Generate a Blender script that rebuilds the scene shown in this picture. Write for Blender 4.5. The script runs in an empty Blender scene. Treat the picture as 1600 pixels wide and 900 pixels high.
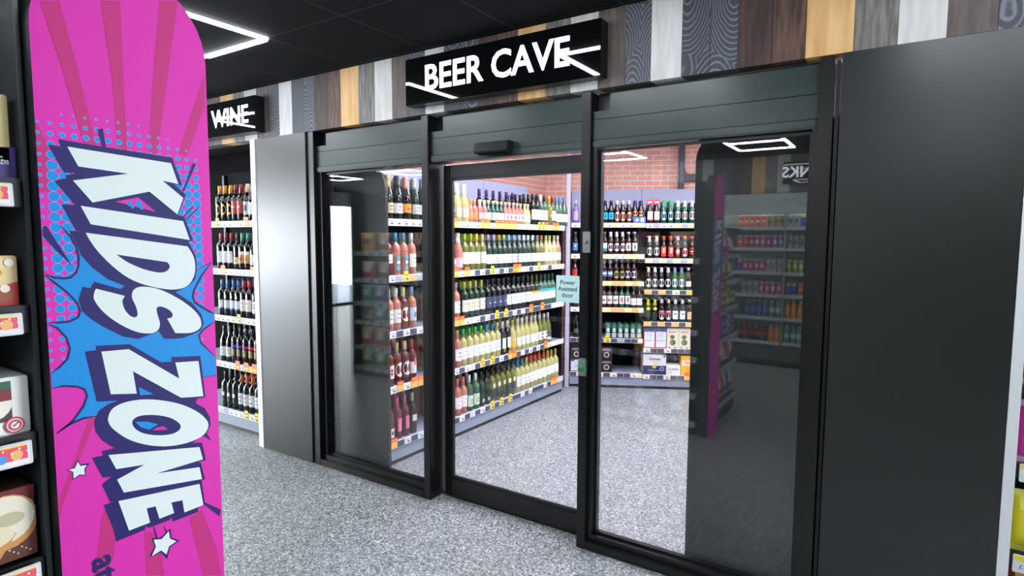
import bpy, bmesh, math, random
from mathutils import Vector, Matrix
random.seed(7)
scene = bpy.context.scene
COL = scene.collection
PI = math.pi

# ------------------------------------------------------------------ camera
cam_data = bpy.data.cameras.new('camera')
cam_data.sensor_width = 36.0
cam_data.lens = 933.17 / 1600 * 36
cam_data.clip_start = 0.02
cam = bpy.data.objects.new('camera', cam_data)
COL.objects.link(cam)
YAW, PITCH, ROLL = 0.58289374, 0.08222277, 0.00375453
_f = Vector((-math.sin(YAW) * math.cos(PITCH), math.cos(YAW) * math.cos(PITCH), -math.sin(PITCH)))
_r = Vector((math.cos(YAW), math.sin(YAW), 0))
_u = _r.cross(_f)
_r2 = _r * math.cos(ROLL) + _u * math.sin(ROLL)
_u2 = -_r * math.sin(ROLL) + _u * math.cos(ROLL)
_m = Matrix((_r2, _u2, -_f)).transposed().to_4x4()
_m.translation = Vector((0, 0, 1.6))
cam.matrix_world = _m
scene.camera = cam

# ------------------------------------------------------------------ world, exposure, light levels
scene.view_settings.view_transform = 'Standard'
scene.view_settings.look = 'None'
scene.view_settings.exposure = 0.75
scene.view_settings.gamma = 1.0
scene.view_settings.use_curve_mapping = False
world = bpy.data.worlds.new('daylight')
scene.world = world
world.use_nodes = True
world.node_tree.nodes['Background'].inputs[0].default_value = (0.88, 0.94, 1.0, 1)
world.node_tree.nodes['Background'].inputs[1].default_value = 13.0
SHOP_LIGHT = 26.0        # emission of the LED strips on the shop ceiling
CAVE_LIGHT = 27.0         # emission of the ceiling lights in the beer cave
SIGN_LIGHT = 1.6
scene.cycles.max_bounces = 8
scene.cycles.diffuse_bounces = 3
scene.cycles.glossy_bounces = 4
scene.cycles.transparent_max_bounces = 32
scene.cycles.sample_clamp_indirect = 4.0
scene.cycles.use_denoising = True

# ------------------------------------------------------------------ materials
def lin(h):
    if isinstance(h, str):
        h = h.lstrip('#'); h = ''.join(c + c for c in h) if len(h) == 3 else h; v = [int(h[i:i + 2], 16) / 255 for i in (0, 2, 4)]
    else:
        v = list(h)
    return [c / 12.92 if c <= 0.04045 else ((c + 0.055) / 1.055) ** 2.4 for c in v]
MATS = {}
def mat(name, col='#808080', rough=0.5, metal=0.0, spec=0.5, emit=0.0, coat=0.0):
    if name in MATS: return MATS[name]
    m = bpy.data.materials.new(name); m.use_nodes = True
    b = m.node_tree.nodes['Principled BSDF']
    c = lin(col)
    b.inputs['Base Color'].default_value = (*c, 1)
    b.inputs['Roughness'].default_value = rough
    b.inputs['Metallic'].default_value = metal
    b.inputs['Specular IOR Level'].default_value = spec
    b.inputs['Coat Weight'].default_value = coat
    b.inputs['Coat Roughness'].default_value = 0.05
    if emit:
        b.inputs['Emission Color'].default_value = (*c, 1)
        b.inputs['Emission Strength'].default_value = emit
    MATS[name] = m
    return m
def nodes(m): return m.node_tree.nodes, m.node_tree.links
def new(m, t, **kw):
    n = m.node_tree.nodes.new(t)
    for k, v in kw.items(): setattr(n, k, v)
    return n
def C(h): return mat('colour ' + str(h), h, 0.45)

def speckle_floor():
    m = mat('speckled_vinyl', '#9a9c9c', 0.33, spec=0.5); N, L = nodes(m); b = N['Principled BSDF']
    tc = new(m, 'ShaderNodeTexCoord')
    v1 = new(m, 'ShaderNodeTexVoronoi'); v1.inputs['Scale'].default_value = 150
    v2 = new(m, 'ShaderNodeTexVoronoi'); v2.inputs['Scale'].default_value = 95
    L.new(tc.outputs['Object'], v1.inputs['Vector']); L.new(tc.outputs['Object'], v2.inputs['Vector'])
    s = new(m, 'ShaderNodeSeparateColor'); L.new(v1.outputs['Color'], s.inputs[0])
    r = new(m, 'ShaderNodeValToRGB'); r.color_ramp.interpolation = 'CONSTANT'
    e = r.color_ramp.elements
    stops = [(0, '#33383a'), (0.22, '#5e6466'), (0.44, '#868b8c'), (0.68, '#a8adac'), (0.88, '#d6dada')]
    e[0].position = 0; e[0].color = (*lin(stops[0][1]), 1); e[1].position = stops[1][0]; e[1].color = (*lin(stops[1][1]), 1)
    for p, h in stops[2:]:
        k = e.new(p); k.color = (*lin(h), 1)
    L.new(s.outputs[0], r.inputs[0])
    s2 = new(m, 'ShaderNodeSeparateColor'); L.new(v2.outputs['Color'], s2.inputs[0])
    r2 = new(m, 'ShaderNodeValToRGB'); r2.color_ramp.interpolation = 'CONSTANT'
    e = r2.color_ramp.elements; e[0].color = (*lin('#565b5d'), 1); e[1].position = 0.3; e[1].color = (*lin('#8e9394'), 1)
    k = e.new(0.75); k.color = (*lin('#d0d4d4'), 1)
    L.new(s2.outputs[1], r2.inputs[0])
    mx = new(m, 'ShaderNodeMix', data_type='RGBA'); mx.inputs[0].default_value = 0.3
    L.new(r.outputs[0], mx.inputs[6]); L.new(r2.outputs[0], mx.inputs[7]); L.new(mx.outputs[2], b.inputs['Base Color'])
    bp = new(m, 'ShaderNodeBump'); bp.inputs['Strength'].default_value = 0.12; bp.inputs['Distance'].default_value = 0.002
    nz = new(m, 'ShaderNodeTexNoise'); nz.inputs['Scale'].default_value = 120; L.new(tc.outputs['Object'], nz.inputs['Vector'])
    L.new(nz.outputs['Fac'], bp.inputs['Height']); L.new(bp.outputs[0], b.inputs['Normal'])
    return m

def brick_mat():
    m = mat('brick_cladding', '#c07a68', 0.7); N, L = nodes(m); b = N['Principled BSDF']
    tc = new(m, 'ShaderNodeTexCoord'); sp = new(m, 'ShaderNodeSeparateXYZ'); cb = new(m, 'ShaderNodeCombineXYZ')
    L.new(tc.outputs['Object'], sp.inputs[0]); L.new(sp.outputs[0], cb.inputs[0]); L.new(sp.outputs[2], cb.inputs[1])
    br = new(m, 'ShaderNodeTexBrick')
    br.inputs['Scale'].default_value = 1.0
    br.inputs['Color1'].default_value = (*lin('#e0a08c'), 1); br.inputs['Color2'].default_value = (*lin('#eab09c'), 1)
    br.inputs['Mortar'].default_value = (*lin('#fbf3ee'), 1)
    br.inputs['Mortar Size'].default_value = 0.0032; br.inputs['Mortar Smooth'].default_value = 0.2
    br.inputs['Brick Width'].default_value = 0.168; br.inputs['Row Height'].default_value = 0.0565
    L.new(cb.outputs[0], br.inputs['Vector'])
    nz = new(m, 'ShaderNodeTexNoise'); nz.inputs['Scale'].default_value = 30; L.new(tc.outputs['Object'], nz.inputs['Vector'])
    mx = new(m, 'ShaderNodeMix', data_type='RGBA', blend_type='OVERLAY'); mx.inputs[0].default_value = 0.12
    L.new(br.outputs['Color'], mx.inputs[6]); L.new(nz.outputs['Fac'], mx.inputs[7]); L.new(mx.outputs[2], b.inputs['Base Color'])
    bp = new(m, 'ShaderNodeBump'); bp.inputs['Strength'].default_value = 0.3; bp.inputs['Distance'].default_value = 0.003; bp.invert = True
    L.new(br.outputs['Fac'], bp.inputs['Height']); L.new(bp.outputs[0], b.inputs['Normal'])
    return m

def ceiling_mat():
    m = mat('black_ceiling_tile', '#0f1113', 0.9, spec=0.15); N, L = nodes(m); b = N['Principled BSDF']
    tc = new(m, 'ShaderNodeTexCoord'); mp = new(m, 'ShaderNodeMapping'); mp.inputs['Location'].default_value = (2.95, -2.05, 0)
    br = new(m, 'ShaderNodeTexBrick'); br.offset = 0; br.squash = 1
    br.inputs['Scale'].default_value = 1.0; br.inputs['Brick Width'].default_value = 0.6; br.inputs['Row Height'].default_value = 0.6
    br.inputs['Mortar Size'].default_value = 0.006; br.inputs['Mortar Smooth'].default_value = 0.1
    br.inputs['Color1'].default_value = (*lin('#0b0d0f'), 1); br.inputs['Color2'].default_value = (*lin('#0d0f11'), 1)
    br.inputs['Mortar'].default_value = (*lin('#2e3134'), 1)
    L.new(tc.outputs['Object'], mp.inputs[0]); L.new(mp.outputs[0], br.inputs['Vector']); L.new(br.outputs['Color'], b.inputs['Base Color'])
    return m

def wood_mat(name, c1, c2, kind='grain', scale=1.0):
    m = mat(name, c1, 0.6); N, L = nodes(m); b = N['Principled BSDF']
    tc = new(m, 'ShaderNodeTexCoord'); mp = new(m, 'ShaderNodeMapping')
    mp.inputs['Scale'].default_value = (1, 1, 0.12 if kind == 'grain' else 0.45)
    L.new(tc.outputs['Object'], mp.inputs[0])
    if kind == 'swirl':
        w = new(m, 'ShaderNodeTexWave'); w.wave_type = 'RINGS'; w.rings_direction = 'SPHERICAL'
        w.inputs['Scale'].default_value = 20; w.inputs['Distortion'].default_value = 5; w.inputs['Detail'].default_value = 2; w.inputs['Detail Scale'].default_value = 1.6
        # repeat the figure along the wall
        v = new(m, 'ShaderNodeTexVoronoi'); v.inputs['Scale'].default_value = 4.5; v.feature = 'F1'
        L.new(mp.outputs[0], v.inputs['Vector'])
        sn = new(m, 'ShaderNodeMath', operation='MULTIPLY'); sn.inputs[1].default_value = 150
        nz = new(m, 'ShaderNodeTexNoise'); nz.inputs['Scale'].default_value = 9; L.new(tc.outputs['Object'], nz.inputs['Vector'])
        ad = new(m, 'ShaderNodeMath', operation='MULTIPLY_ADD'); ad.inputs[1].default_value = 9
        L.new(v.outputs['Distance'], sn.inputs[0]); L.new(nz.outputs['Fac'], ad.inputs[0]); L.new(sn.outputs[0], ad.inputs[2])
        si = new(m, 'ShaderNodeMath', operation='SINE'); L.new(ad.outputs[0], si.inputs[0])
        out = si.outputs[0]
    else:
        nz = new(m, 'ShaderNodeTexNoise'); nz.inputs['Scale'].default_value = 38 * scale; nz.inputs['Detail'].default_value = 6
        L.new(mp.outputs[0], nz.inputs['Vector']); out = nz.outputs['Fac']
    r = new(m, 'ShaderNodeValToRGB'); e = r.color_ramp.elements
    e[0].position = 0.35; e[0].color = (*lin(c1), 1); e[1].position = 0.68; e[1].color = (*lin(c2), 1)
    if kind == 'swirl': e[0].position = 0.3; e[1].position = 1.0
    L.new(out, r.inputs[0]); L.new(r.outputs[0], b.inputs['Base Color'])
    return m

def glass_mat(name='clear_glass', tint=(0.985, 0.99, 0.988)):
    m = bpy.data.materials.new(name); m.use_nodes = True; N, L = nodes(m)
    for n in list(N):
        if n.type != 'OUTPUT_MATERIAL': N.remove(n)
    o = [n for n in N if n.type == 'OUTPUT_MATERIAL'][0]
    lw = new(m, 'ShaderNodeLayerWeight'); lw.inputs[0].default_value = 0.5
    p = new(m, 'ShaderNodeMath', operation='POWER'); p.inputs[1].default_value = 5
    ma = new(m, 'ShaderNodeMath', operation='MULTIPLY_ADD'); ma.inputs[1].default_value = 0.95; ma.inputs[2].default_value = 0.045
    t = new(m, 'ShaderNodeBsdfTransparent'); t.inputs[0].default_value = (*tint, 1)
    g = new(m, 'ShaderNodeBsdfGlossy'); g.inputs['Roughness'].default_value = 0.0
    mx = new(m, 'ShaderNodeMixShader')
    L.new(lw.outputs['Facing'], p.inputs[0]); L.new(p.outputs[0], ma.inputs[0]); L.new(ma.outputs[0], mx.inputs[0])
    L.new(t.outputs[0], mx.inputs[1]); L.new(g.outputs[0], mx.inputs[2]); L.new(mx.outputs[0], o.inputs[0])
    MATS[name] = m
    return m

def steel_mat(name, col, rough):
    m = mat(name, col, rough, spec=0.5); N, L = nodes(m); b = N['Principled BSDF']
    tc = new(m, 'ShaderNodeTexCoord'); nz = new(m, 'ShaderNodeTexNoise'); nz.inputs['Scale'].default_value = 3.0; nz.inputs['Detail'].default_value = 3
    L.new(tc.outputs['Object'], nz.inputs['Vector'])
    mr = new(m, 'ShaderNodeMapRange'); mr.inputs[3].default_value = rough - 0.015; mr.inputs[4].default_value = rough + 0.02
    L.new(nz.outputs['Fac'], mr.inputs[0]); L.new(mr.outputs[0], b.inputs['Roughness'])
    return m

M_FLOOR = speckle_floor(); M_BRICK = brick_mat(); M_CEIL = ceiling_mat()
M_GLASS = glass_mat()
M_FRAME = steel_mat('black_powder_coated_frame', '#0d100f', 0.30)
M_HEAD = steel_mat('dark_green_black_cladding', '#2c3935', 0.26)
M_PANEL = steel_mat('charcoal_steel_panel', '#262827', 0.28)
M_ENDP = steel_mat('dark_end_panel', '#1c2221', 0.5)
M_BLACK = mat('black_shelving', '#0c0c0d', 0.45)
M_GLOSSBLACK = mat('gloss_black_acrylic', '#050607', 0.02, spec=0.6)
M_LED = mat('led_strip_light', '#f2f7ff', 0.5, emit=SHOP_LIGHT)
M_CAVELED = mat('cave_light_diffuser', '#f2eeff', 0.5, emit=CAVE_LIGHT)
M_LETTER = mat('lit_letters', '#eef0ff', 0.4, emit=SIGN_LIGHT)
M_WHITE = mat('white_paint', '#dfe3e4', 0.5)
M_GREYMETAL = mat('blue_grey_shelf_metal', '#8e98a8', 0.4)
M_LAV = mat('lavender_grey_back_panel', '#a8aec8', 0.45)
M_DARKBACK = mat('dark_perforated_back', '#0e1112', 0.8, spec=0.15)
M_STEEL = mat('brushed_steel', '#a9aca8', 0.35, metal=0.6)

# ------------------------------------------------------------------ mesh helpers
class MB:
    def __init__(s): s.v = []; s.f = []; s.mi = []; s.mats = []; s.smooth = []
    def m(s, mt):
        if mt not in s.mats: s.mats.append(mt)
        return s.mats.index(mt)
    def add(s, vs, fs, mt, M=None, smooth=False):
        o = len(s.v); k = s.m(mt)
        for v in vs: s.v.append(tuple(M @ Vector(v)) if M else tuple(v))
        for f in fs: s.f.append(tuple(i + o for i in f)); s.mi.append(k); s.smooth.append(smooth)
        return s
    def box(s, x0, x1, y0, y1, z0, z1, mt, M=None, b=0.0):
        if b <= 0:
            vs = [(x0, y0, z0), (x1, y0, z0), (x1, y1, z0), (x0, y1, z0), (x0, y0, z1), (x1, y0, z1), (x1, y1, z1), (x0, y1, z1)]
            return s.add(vs, [(3, 2, 1, 0), (4, 5, 6, 7), (0, 1, 5, 4), (1, 2, 6, 5), (2, 3, 7, 6), (3, 0, 4, 7)], mt, M)
        bm = bmesh.new(); bmesh.ops.create_cube(bm, size=1)
        for v in bm.verts: v.co = Vector(((x0 + x1) / 2 + v.co.x * (x1 - x0), (y0 + y1) / 2 + v.co.y * (y1 - y0), (z0 + z1) / 2 + v.co.z * (z1 - z0)))
        bmesh.ops.bevel(bm, geom=bm.edges[:], offset=min(b, (x1 - x0) * .45, (y1 - y0) * .45, (z1 - z0) * .45), segments=2, affect='EDGES')
        bm.verts.index_update()
        s.add([v.co[:] for v in bm.verts], [[v.index for v in f.verts] for f in bm.faces], mt, M); bm.free()
        return s
    def lathe(s, prof, mt, seg=14, M=None, cx=0, cy=0):
        vs = []; fs = []; n = len(prof)
        for k in range(seg):
            a = 2 * PI * k / seg
            for r, z in prof: vs.append((cx + r * math.cos(a), cy + r * math.sin(a), z))
        for k in range(seg):
            q = (k + 1) % seg
            for i in range(n - 1): fs.append((k * n + i, q * n + i, q * n + i + 1, k * n + i + 1))
        fs.append(tuple(k * n for k in range(seg))[::-1]); fs.append(tuple(k * n + n - 1 for k in range(seg)))
        return s.add(vs, fs, mt, M, True)
    def prism(s, pts, z0, z1, mt, M=None, tri=True):
        n = len(pts); vs = [(x, y, z0) for x, y in pts] + [(x, y, z1) for x, y in pts]
        bm = bmesh.new(); bv = [bm.verts.new(v) for v in vs]
        bm.faces.new(bv[:n][::-1]); bm.faces.new(bv[n:])
        for i in range(n): bm.faces.new((bv[i], bv[(i + 1) % n], bv[n + (i + 1) % n], bv[n + i]))
        bmesh.ops.recalc_face_normals(bm, faces=bm.faces[:])
        bmesh.ops.triangulate(bm, faces=[f for f in bm.faces if len(f.verts) > 4], ngon_method='EAR_CLIP')
        bm.verts.index_update()
        s.add([v.co[:] for v in bm.verts], [[v.index for v in f.verts] for f in bm.faces], mt, M); bm.free()
        return s
    def tube(s, pts, r, mt, seg=8, M=None):
        vs = []; fs = []; pts = [Vector(p) for p in pts]
        for i, p in enumerate(pts):
            t = (pts[min(i + 1, len(pts) - 1)] - pts[max(i - 1, 0)]).normalized()
            a = t.cross(Vector((0, 0, 1)));
            if a.length < 1e-3: a = Vector((1, 0, 0))
            a.normalize(); b = t.cross(a)
            for k in range(seg):
                w = 2 * PI * k / seg; vs.append(p + a * (r * math.cos(w)) + b * (r * math.sin(w)))
        for i in range(len(pts) - 1):
            for k in range(seg): fs.append((i * seg + k, i * seg + (k + 1) % seg, (i + 1) * seg + (k + 1) % seg, (i + 1) * seg + k))
        fs.append(tuple(range(seg))[::-1]); fs.append(tuple((len(pts) - 1) * seg + k for k in range(seg)))
        return s.add(vs, fs, mt, M, True)
    def mesh(s, name):
        me = bpy.data.meshes.new(name); me.from_pydata(s.v, [], s.f)
        for m_ in s.mats: me.materials.append(m_)
        me.polygons.foreach_set('material_index', s.mi); me.polygons.foreach_set('use_smooth', s.smooth); me.update()
        return me
    def build(s, name, parent=None, loc=None, rz=None):
        o = bpy.data.objects.new(name, s.mesh(name)); COL.objects.link(o)
        if parent: o.parent = parent
        if loc: o.location = loc
        if rz is not None: o.rotation_euler.z = rz
        return o
def tag(o, label=None, cat=None, group=None, kind=None):
    if label: o['label'] = label
    if cat: o['category'] = cat
    if group: o['group'] = group
    if kind: o['kind'] = kind
    return o
def empty(name, loc=(0, 0, 0), rz=0.0):
    o = bpy.data.objects.new(name, None); COL.objects.link(o); o.location = loc; o.rotation_euler.z = rz
    o.empty_display_size = 0.05
    return o
def copy_tree(o, parent=None):
    c = o.copy(); COL.objects.link(c)
    if parent: c.parent = parent
    for ch in list(o.children): copy_tree(ch, c)
    return c
def struct(o, label=None, cat=None): return tag(o, label, cat, kind='structure')
def frame_matrix(org, rz): return Matrix.Translation(Vector(org)) @ Matrix.Rotation(rz, 4, 'Z')

def text_mesh(txt, size, mt, depth=0.0008, bold=0.0, sx=1.0, align='CENTER', spacing=1.0, width=None):
    cu = bpy.data.curves.new('t', 'FONT'); cu.body = txt; cu.size = size; cu.extrude = depth / 2; cu.offset = bold
    cu.align_x = align; cu.align_y = 'CENTER'; cu.space_character = spacing; cu.resolution_u = 3
    ob = bpy.data.objects.new('t', cu); COL.objects.link(ob)
    dg = bpy.context.evaluated_depsgraph_get(); dg.update()
    me = bpy.data.meshes.new_from_object(ob.evaluated_get(dg))
    bpy.data.objects.remove(ob); bpy.data.curves.remove(cu)
    if width:
        xs = [v.co.x for v in me.vertices]; c_ = (min(xs) + max(xs)) / 2; sx = width / (max(xs) - min(xs))
        for v in me.vertices: v.co.x = (v.co.x - c_) * sx
    else:
        for v in me.vertices: v.co.x *= sx
    me.materials.clear(); me.materials.append(mt)
    for p in me.polygons: p.material_index = 0
    return me
# a matrix that stands text up: reading direction +X, up +Z, facing -Y
STAND = Matrix.Rotation(PI / 2, 4, 'X')
def text_obj(name, txt, size, mt, M, parent=None, **kw):
    me = text_mesh(txt, size, mt, **kw); me.transform(M); me.name = name
    o = bpy.data.objects.new(name, me); COL.objects.link(o)
    if parent: o.parent = parent
    return o
# ================================================================== THE SETTING
FY = 2.68            # face of the plank fascia and the steel panels
CEIL = 2.68
# back wall of the cave runs at 26.8 degrees to the shop front
TB = Vector((0.893, 0.451, 0)).normalized(); NB = Vector((TB.y, -TB.x, 0)); RB = math.atan2(TB.y, TB.x)
AB = Vector((-2.712, 5.819, 0))

struct(MB().box(-11.2, 2.4, -8.0, 8.2, -0.06, 0, M_FLOOR).build('floor'), 'grey speckled vinyl floor of shop and cave', 'floor')
struct(MB().box(-11.2, 2.4, -8.0, FY, CEIL, CEIL + 0.05, M_CEIL).build('ceiling'), 'black suspended tile ceiling over the shop', 'ceiling')
struct(MB().box(-3.62, 0.5, FY + 0.1, 8.2, CEIL + 0.02, CEIL + 0.07, mat('cave_ceiling', '#e4e4ea', 0.7)).build('ceiling_cave'), 'pale ceiling of the beer cave', 'ceiling')

# plank clad fascia
M_W = wood_mat('white_washed_plank', '#c9c7c4', '#dfdedc'); M_W2 = wood_mat('cream_grey_plank', '#c4c1bc', '#d9d7d3')
M_S = wood_mat('charcoal_swirl_plank', '#35373e', '#6c6f7a', 'swirl'); M_S2 = wood_mat('slate_swirl_plank', '#3c3f47', '#747884', 'swirl')
M_B = wood_mat('dark_brown_plank', '#33211e', '#4e3833'); M_B2 = wood_mat('worn_brown_plank', '#3a2823', '#6d4f42', scale=1.6)
M_A = wood_mat('amber_pine_plank', '#cf9c60', '#e8c088', scale=.6); M_G = wood_mat('weathered_grey_plank', '#57534e', '#8c8882', scale=1.5)
M_BG = wood_mat('brown_grey_plank', '#4a403c', '#6a5d57')
PLANKS = [(0, M_W), (.142, M_S), (.266, M_S2), (.38, M_B), (.515, M_B2), (.64, M_A), (.807, M_G), (.949, M_W2), (1.097, M_BG), (1.238, M_S2), (1.361, None)]
def plank_wall(name, x0, x1, y0, y1, z0, z1, label):
    b = MB(); base = -3.737 - 1.361 * 8
    for k in range(16):
        for i in range(10):
            a = base + k * 1.361 + PLANKS[i][0]; c = base + k * 1.361 + PLANKS[i + 1][0]
            a = max(a, x0); c = min(c, x1)
            if c - a > 0.004: b.box(a + 0.0008, c - 0.0008, y0, y1, z0, z1, PLANKS[i][1])
    b.box(x0 + .001, x1 - .001, y0 + .01, y1 - .01, z0 + .001, z1 - .001, M_BLACK)
    return struct(b.build(name), label, 'wall')
plank_wall('wall_front', -11.2, 1.6, FY, FY + 0.10, 2.32, CEIL, 'fascia of mixed white, brown, amber and charcoal wood planks')
plank_wall('wall_back', -3.6, 2.4, -2.86, -2.80, 2.20, CEIL, 'plank fascia above the drinks fridge')

# steel clad panels beside the doors
def steel_panel(x0, x1, label):
    r = empty('wall_panel', ((x0 + x1) / 2, FY, 0)); struct(r, label, 'wall panel')
    MB().box(x0 - (x0 + x1) / 2, x1 - (x0 + x1) / 2, 0, 0.08, 0, 2.32, M_PANEL, b=.002).build('panel_sheet', r)
    return r
steel_panel(-4.03, -3.462, 'tall charcoal steel panel between wine aisle and sliding doors')
steel_panel(-0.243, 0.322, 'wide charcoal steel panel right of the sliding doors')
struct(MB().box(-4.088, -4.033, FY - .005, 3.35, 0, 2.32, mat('bright_white_trim', '#f4f6f8', .4)).build('trim_1'), 'white edge trim at the end of the wine aisle', 'trim')
struct(MB().box(0.324, 0.356, FY - .01, 3.25, 0, 2.32, M_WHITE).build('trim_2'), 'pale grey upright at the end of the crisp shelves', 'trim')
struct(MB().box(0.36, 1.6, 3.25, 3.35, 0, 2.32, M_BLACK).build('wall_crisp_bay'), 'black wall behind the crisp shelves', 'wall')

# cave shell
struct(MB().box(-3.62, -3.52, FY + .1, 6.3, 0, CEIL + .02, M_BRICK).build('wall_cave_left_core'), 'left side wall of the beer cave', 'wall')
wl = MB().box(0, 3.6, 0, 0.02, 0, CEIL + .02, M_BRICK).build('wall_left', loc=(-3.52, FY + .1, 0), rz=PI / 2)
struct(wl, 'pale red brick wall behind the left cave shelving', 'wall')
bw = AB - NB * 0.54
wb = MB().box(-0.65, 3.8, 0, 0.08, 0, CEIL + .02, M_BRICK).build('wall_back_cave', loc=tuple(bw), rz=RB)
struct(wb, 'pale red brick wall at the back of the beer cave', 'wall')
struct(MB().box(0.36, 0.44, FY + .68, 8.1, 0, CEIL + .02, M_WHITE).build('wall_right_cave'), 'right side wall of the beer cave', 'wall')
# wine recess behind the aisle shelving
M_REC = mat('black_recess', '#08090a', 0.85, spec=0.1)
struct(MB().box(-6.6, -4.09, 3.36, 3.42, 0, CEIL, M_REC).box(-6.6, -4.09, FY + .1, 3.36, 2.40, 2.46, M_REC).build('wall_wine_recess'), 'black back of the wine aisle recess', 'wall')
struct(MB().box(-11.2, -6.6, FY, FY + .1, 0, 2.32, M_PANEL).build('wall_front_far'), 'dark shop wall beyond the wine aisle', 'wall')
# rest of the shop, seen only in the reflections
struct(MB().box(-3.6, 2.4, -3.26, -3.2, 0, CEIL, mat('shop_wall', '#2c3030', .6)).build('wall_rear'), 'dark rear wall of the shop', 'wall')
struct(MB().box(2.4, 2.46, -3.2, FY, 0, CEIL, mat('shop_wall_right', '#55595a', .6)).build('wall_right'), 'grey side wall of the shop', 'wall')
wn = MB(); y = -3.2
wn.box(-11.26, -11.2, -8.0, 2.68, 2.35, CEIL, M_WHITE).box(-11.26, -11.2, -8.0, 2.68, 0, .06, M_FRAME)
struct(wn.build('wall_shopfront'), 'white head of the glazed shop front', 'wall')
struct(MB().box(-11.2, -3.6, -8.06, -8.0, 0, CEIL, mat('far_wall', '#8b908e', .6)).box(-3.66, -3.6, -8.0, -3.2, 0, CEIL, mat('far_wall', '#8b908e', .6)).build('wall_far'), 'pale walls at the far end of the shop', 'wall')
r = empty('window_1', (-11.23, -0.3, 0)); struct(r, 'wide glazed shop front letting in daylight', 'window')
wf = MB()
for yy in (-7.6, -5.2, -2.9, -1.5, 0.0, 1.4, 2.95): wf.box(-.03, .03, yy - .03, yy + .03, .06, 2.35, M_FRAME)
wf.build('window_frame', r)
struct(MB().box(-19, -11.3, -9, 9, -0.12, -0.06, mat('forecourt_concrete', '#8f98a4', .8)).build('ground'), 'grey forecourt outside the shop front', 'ground')

# waste pipe on the brick
pr = empty('wall_pipe', tuple(AB - NB * 0.50), RB); tag(pr, 'dark square pipe with a side branch on the brick wall', 'pipe')
M_PIPE = mat('dark_pipe', '#2c2c36', .35)
MB().box(0.865, 0.925, -0.035, 0.035, 1.9, 2.68, M_PIPE, b=.008).build('pipe', pr)
bq = MB().prism([(0.925, 2.25), (1.4, 2.25), (1.4, 2.325), (0.965, 2.325), (0.945, 2.335), (0.935, 2.355), (0.925, 2.39)], -.03, .03, M_PIPE, Matrix.Rotation(PI / 2, 4, 'X'))
bq.build('branch', pr)
# grey corner post at the left end of the back shelving
p0 = AB + TB * -0.345
po = MB().box(-.022, .022, -.02, .02, 0, CEIL + .02, mat('pale_grey_post', '#b9bccb', .4), b=.004).build('support_post', loc=(p0.x, p0.y, 0), rz=RB)
tag(po, 'pale grey square post between the left and back cave shelving', 'post')

# ------------------------------------------------------------------ door screen
def part(b, name, parent): return b.build(name, parent)
def seal(b, x0, x1, z0, z1, y, w=.012, d=.01, mt=None):
    mt = mt or mat('dark_glazing_bead', '#0d1010', .3)
    b.box(x0, x0 + w, y - d, y, z0, z1, mt).box(x1 - w, x1, y - d, y, z0, z1, mt).box(x0 + w, x1 - w, y - d, y, z0, z0 + w, mt).box(x0 + w, x1 - w, y - d, y, z1 - w, z1, mt)
def pane(parent, x0, x1, z0, z1, y, double=True):
    MB().box(x0, x1, y, y + .006, z0, z1, M_GLASS).build('glass_pane', parent)
    if double: MB().box(x0, x1, y + .022, y + .028, z0, z1, M_GLASS).build('glass_pane', parent)

# left fixed screen
d1 = empty('window_2', (-2.9, FY, 0)); struct(d1, 'left fixed glass screen in a black frame beside the sliding door', 'glass screen')
o = 2.9
f = MB(); f.box(-3.435 + o, -3.385 + o, .005, .16, 0, 2.32, M_FRAME, b=.003)
f.box(-2.415 + o, -2.362 + o, .005, .17, 0, 2.315, M_FRAME, b=.003)
f.box(-3.385 + o, -2.415 + o, .005, .14, 0, .045, M_FRAME, b=.003)
f.box(-3.385 + o, -2.415 + o, .03, .11, .045, .075, M_FRAME)
f.box(-3.385 + o, -3.345 + o, .035, .12, .075, 2.045, M_FRAME, b=.002)
f.box(-2.43 + o, -2.415 + o, .035, .12, .075, 2.045, M_FRAME)
f.build('screen_frame', d1)
s_ = MB(); seal(s_, -3.345 + o, -2.43 + o, .075, 2.04, .068); s_.build('glazing_bead', d1)
pane(d1, -3.345 + o, -2.43 + o, .075, 2.04, .07)
# right fixed screen
d3 = empty('window_3', (-.8, FY, 0)); struct(d3, 'right fixed glass screen in a black frame beside the steel panel', 'glass screen')
o = .8
f = MB(); f.box(-1.365 + o, -1.315 + o, .005, .17, 0, 2.315, M_FRAME, b=.003)
f.box(-.322 + o, -.268 + o, .005, .16, 0, 2.315, M_FRAME, b=.003)
f.box(-1.315 + o, -.322 + o, .005, .14, 0, .045, M_FRAME, b=.003)
f.box(-1.315 + o, -.322 + o, .03, .11, .045, .075, M_FRAME)
f.box(-1.315 + o, -1.29 + o, .03, .12, .075, 2.045, M_FRAME, b=.002)
f.box(-.34 + o, -.322 + o, .03, .12, .075, 2.045, M_FRAME)
f.build('screen_frame', d3)
s_ = MB(); seal(s_, -1.29 + o, -.34 + o, .075, 2.04, .068); s_.build('glazing_bead', d3)
pane(d3, -1.29 + o, -.34 + o, .075, 2.04, .07)
struct(MB().box(-.262, -.249, FY + .02, FY + .1, 0, 2.3, M_BLACK).box(-3.46, -3.44, FY + .012, FY + .1, 0, 2.32, M_BLACK).build('trim_3'), 'dark joint strips between steel panels and door frame', 'trim')

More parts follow.
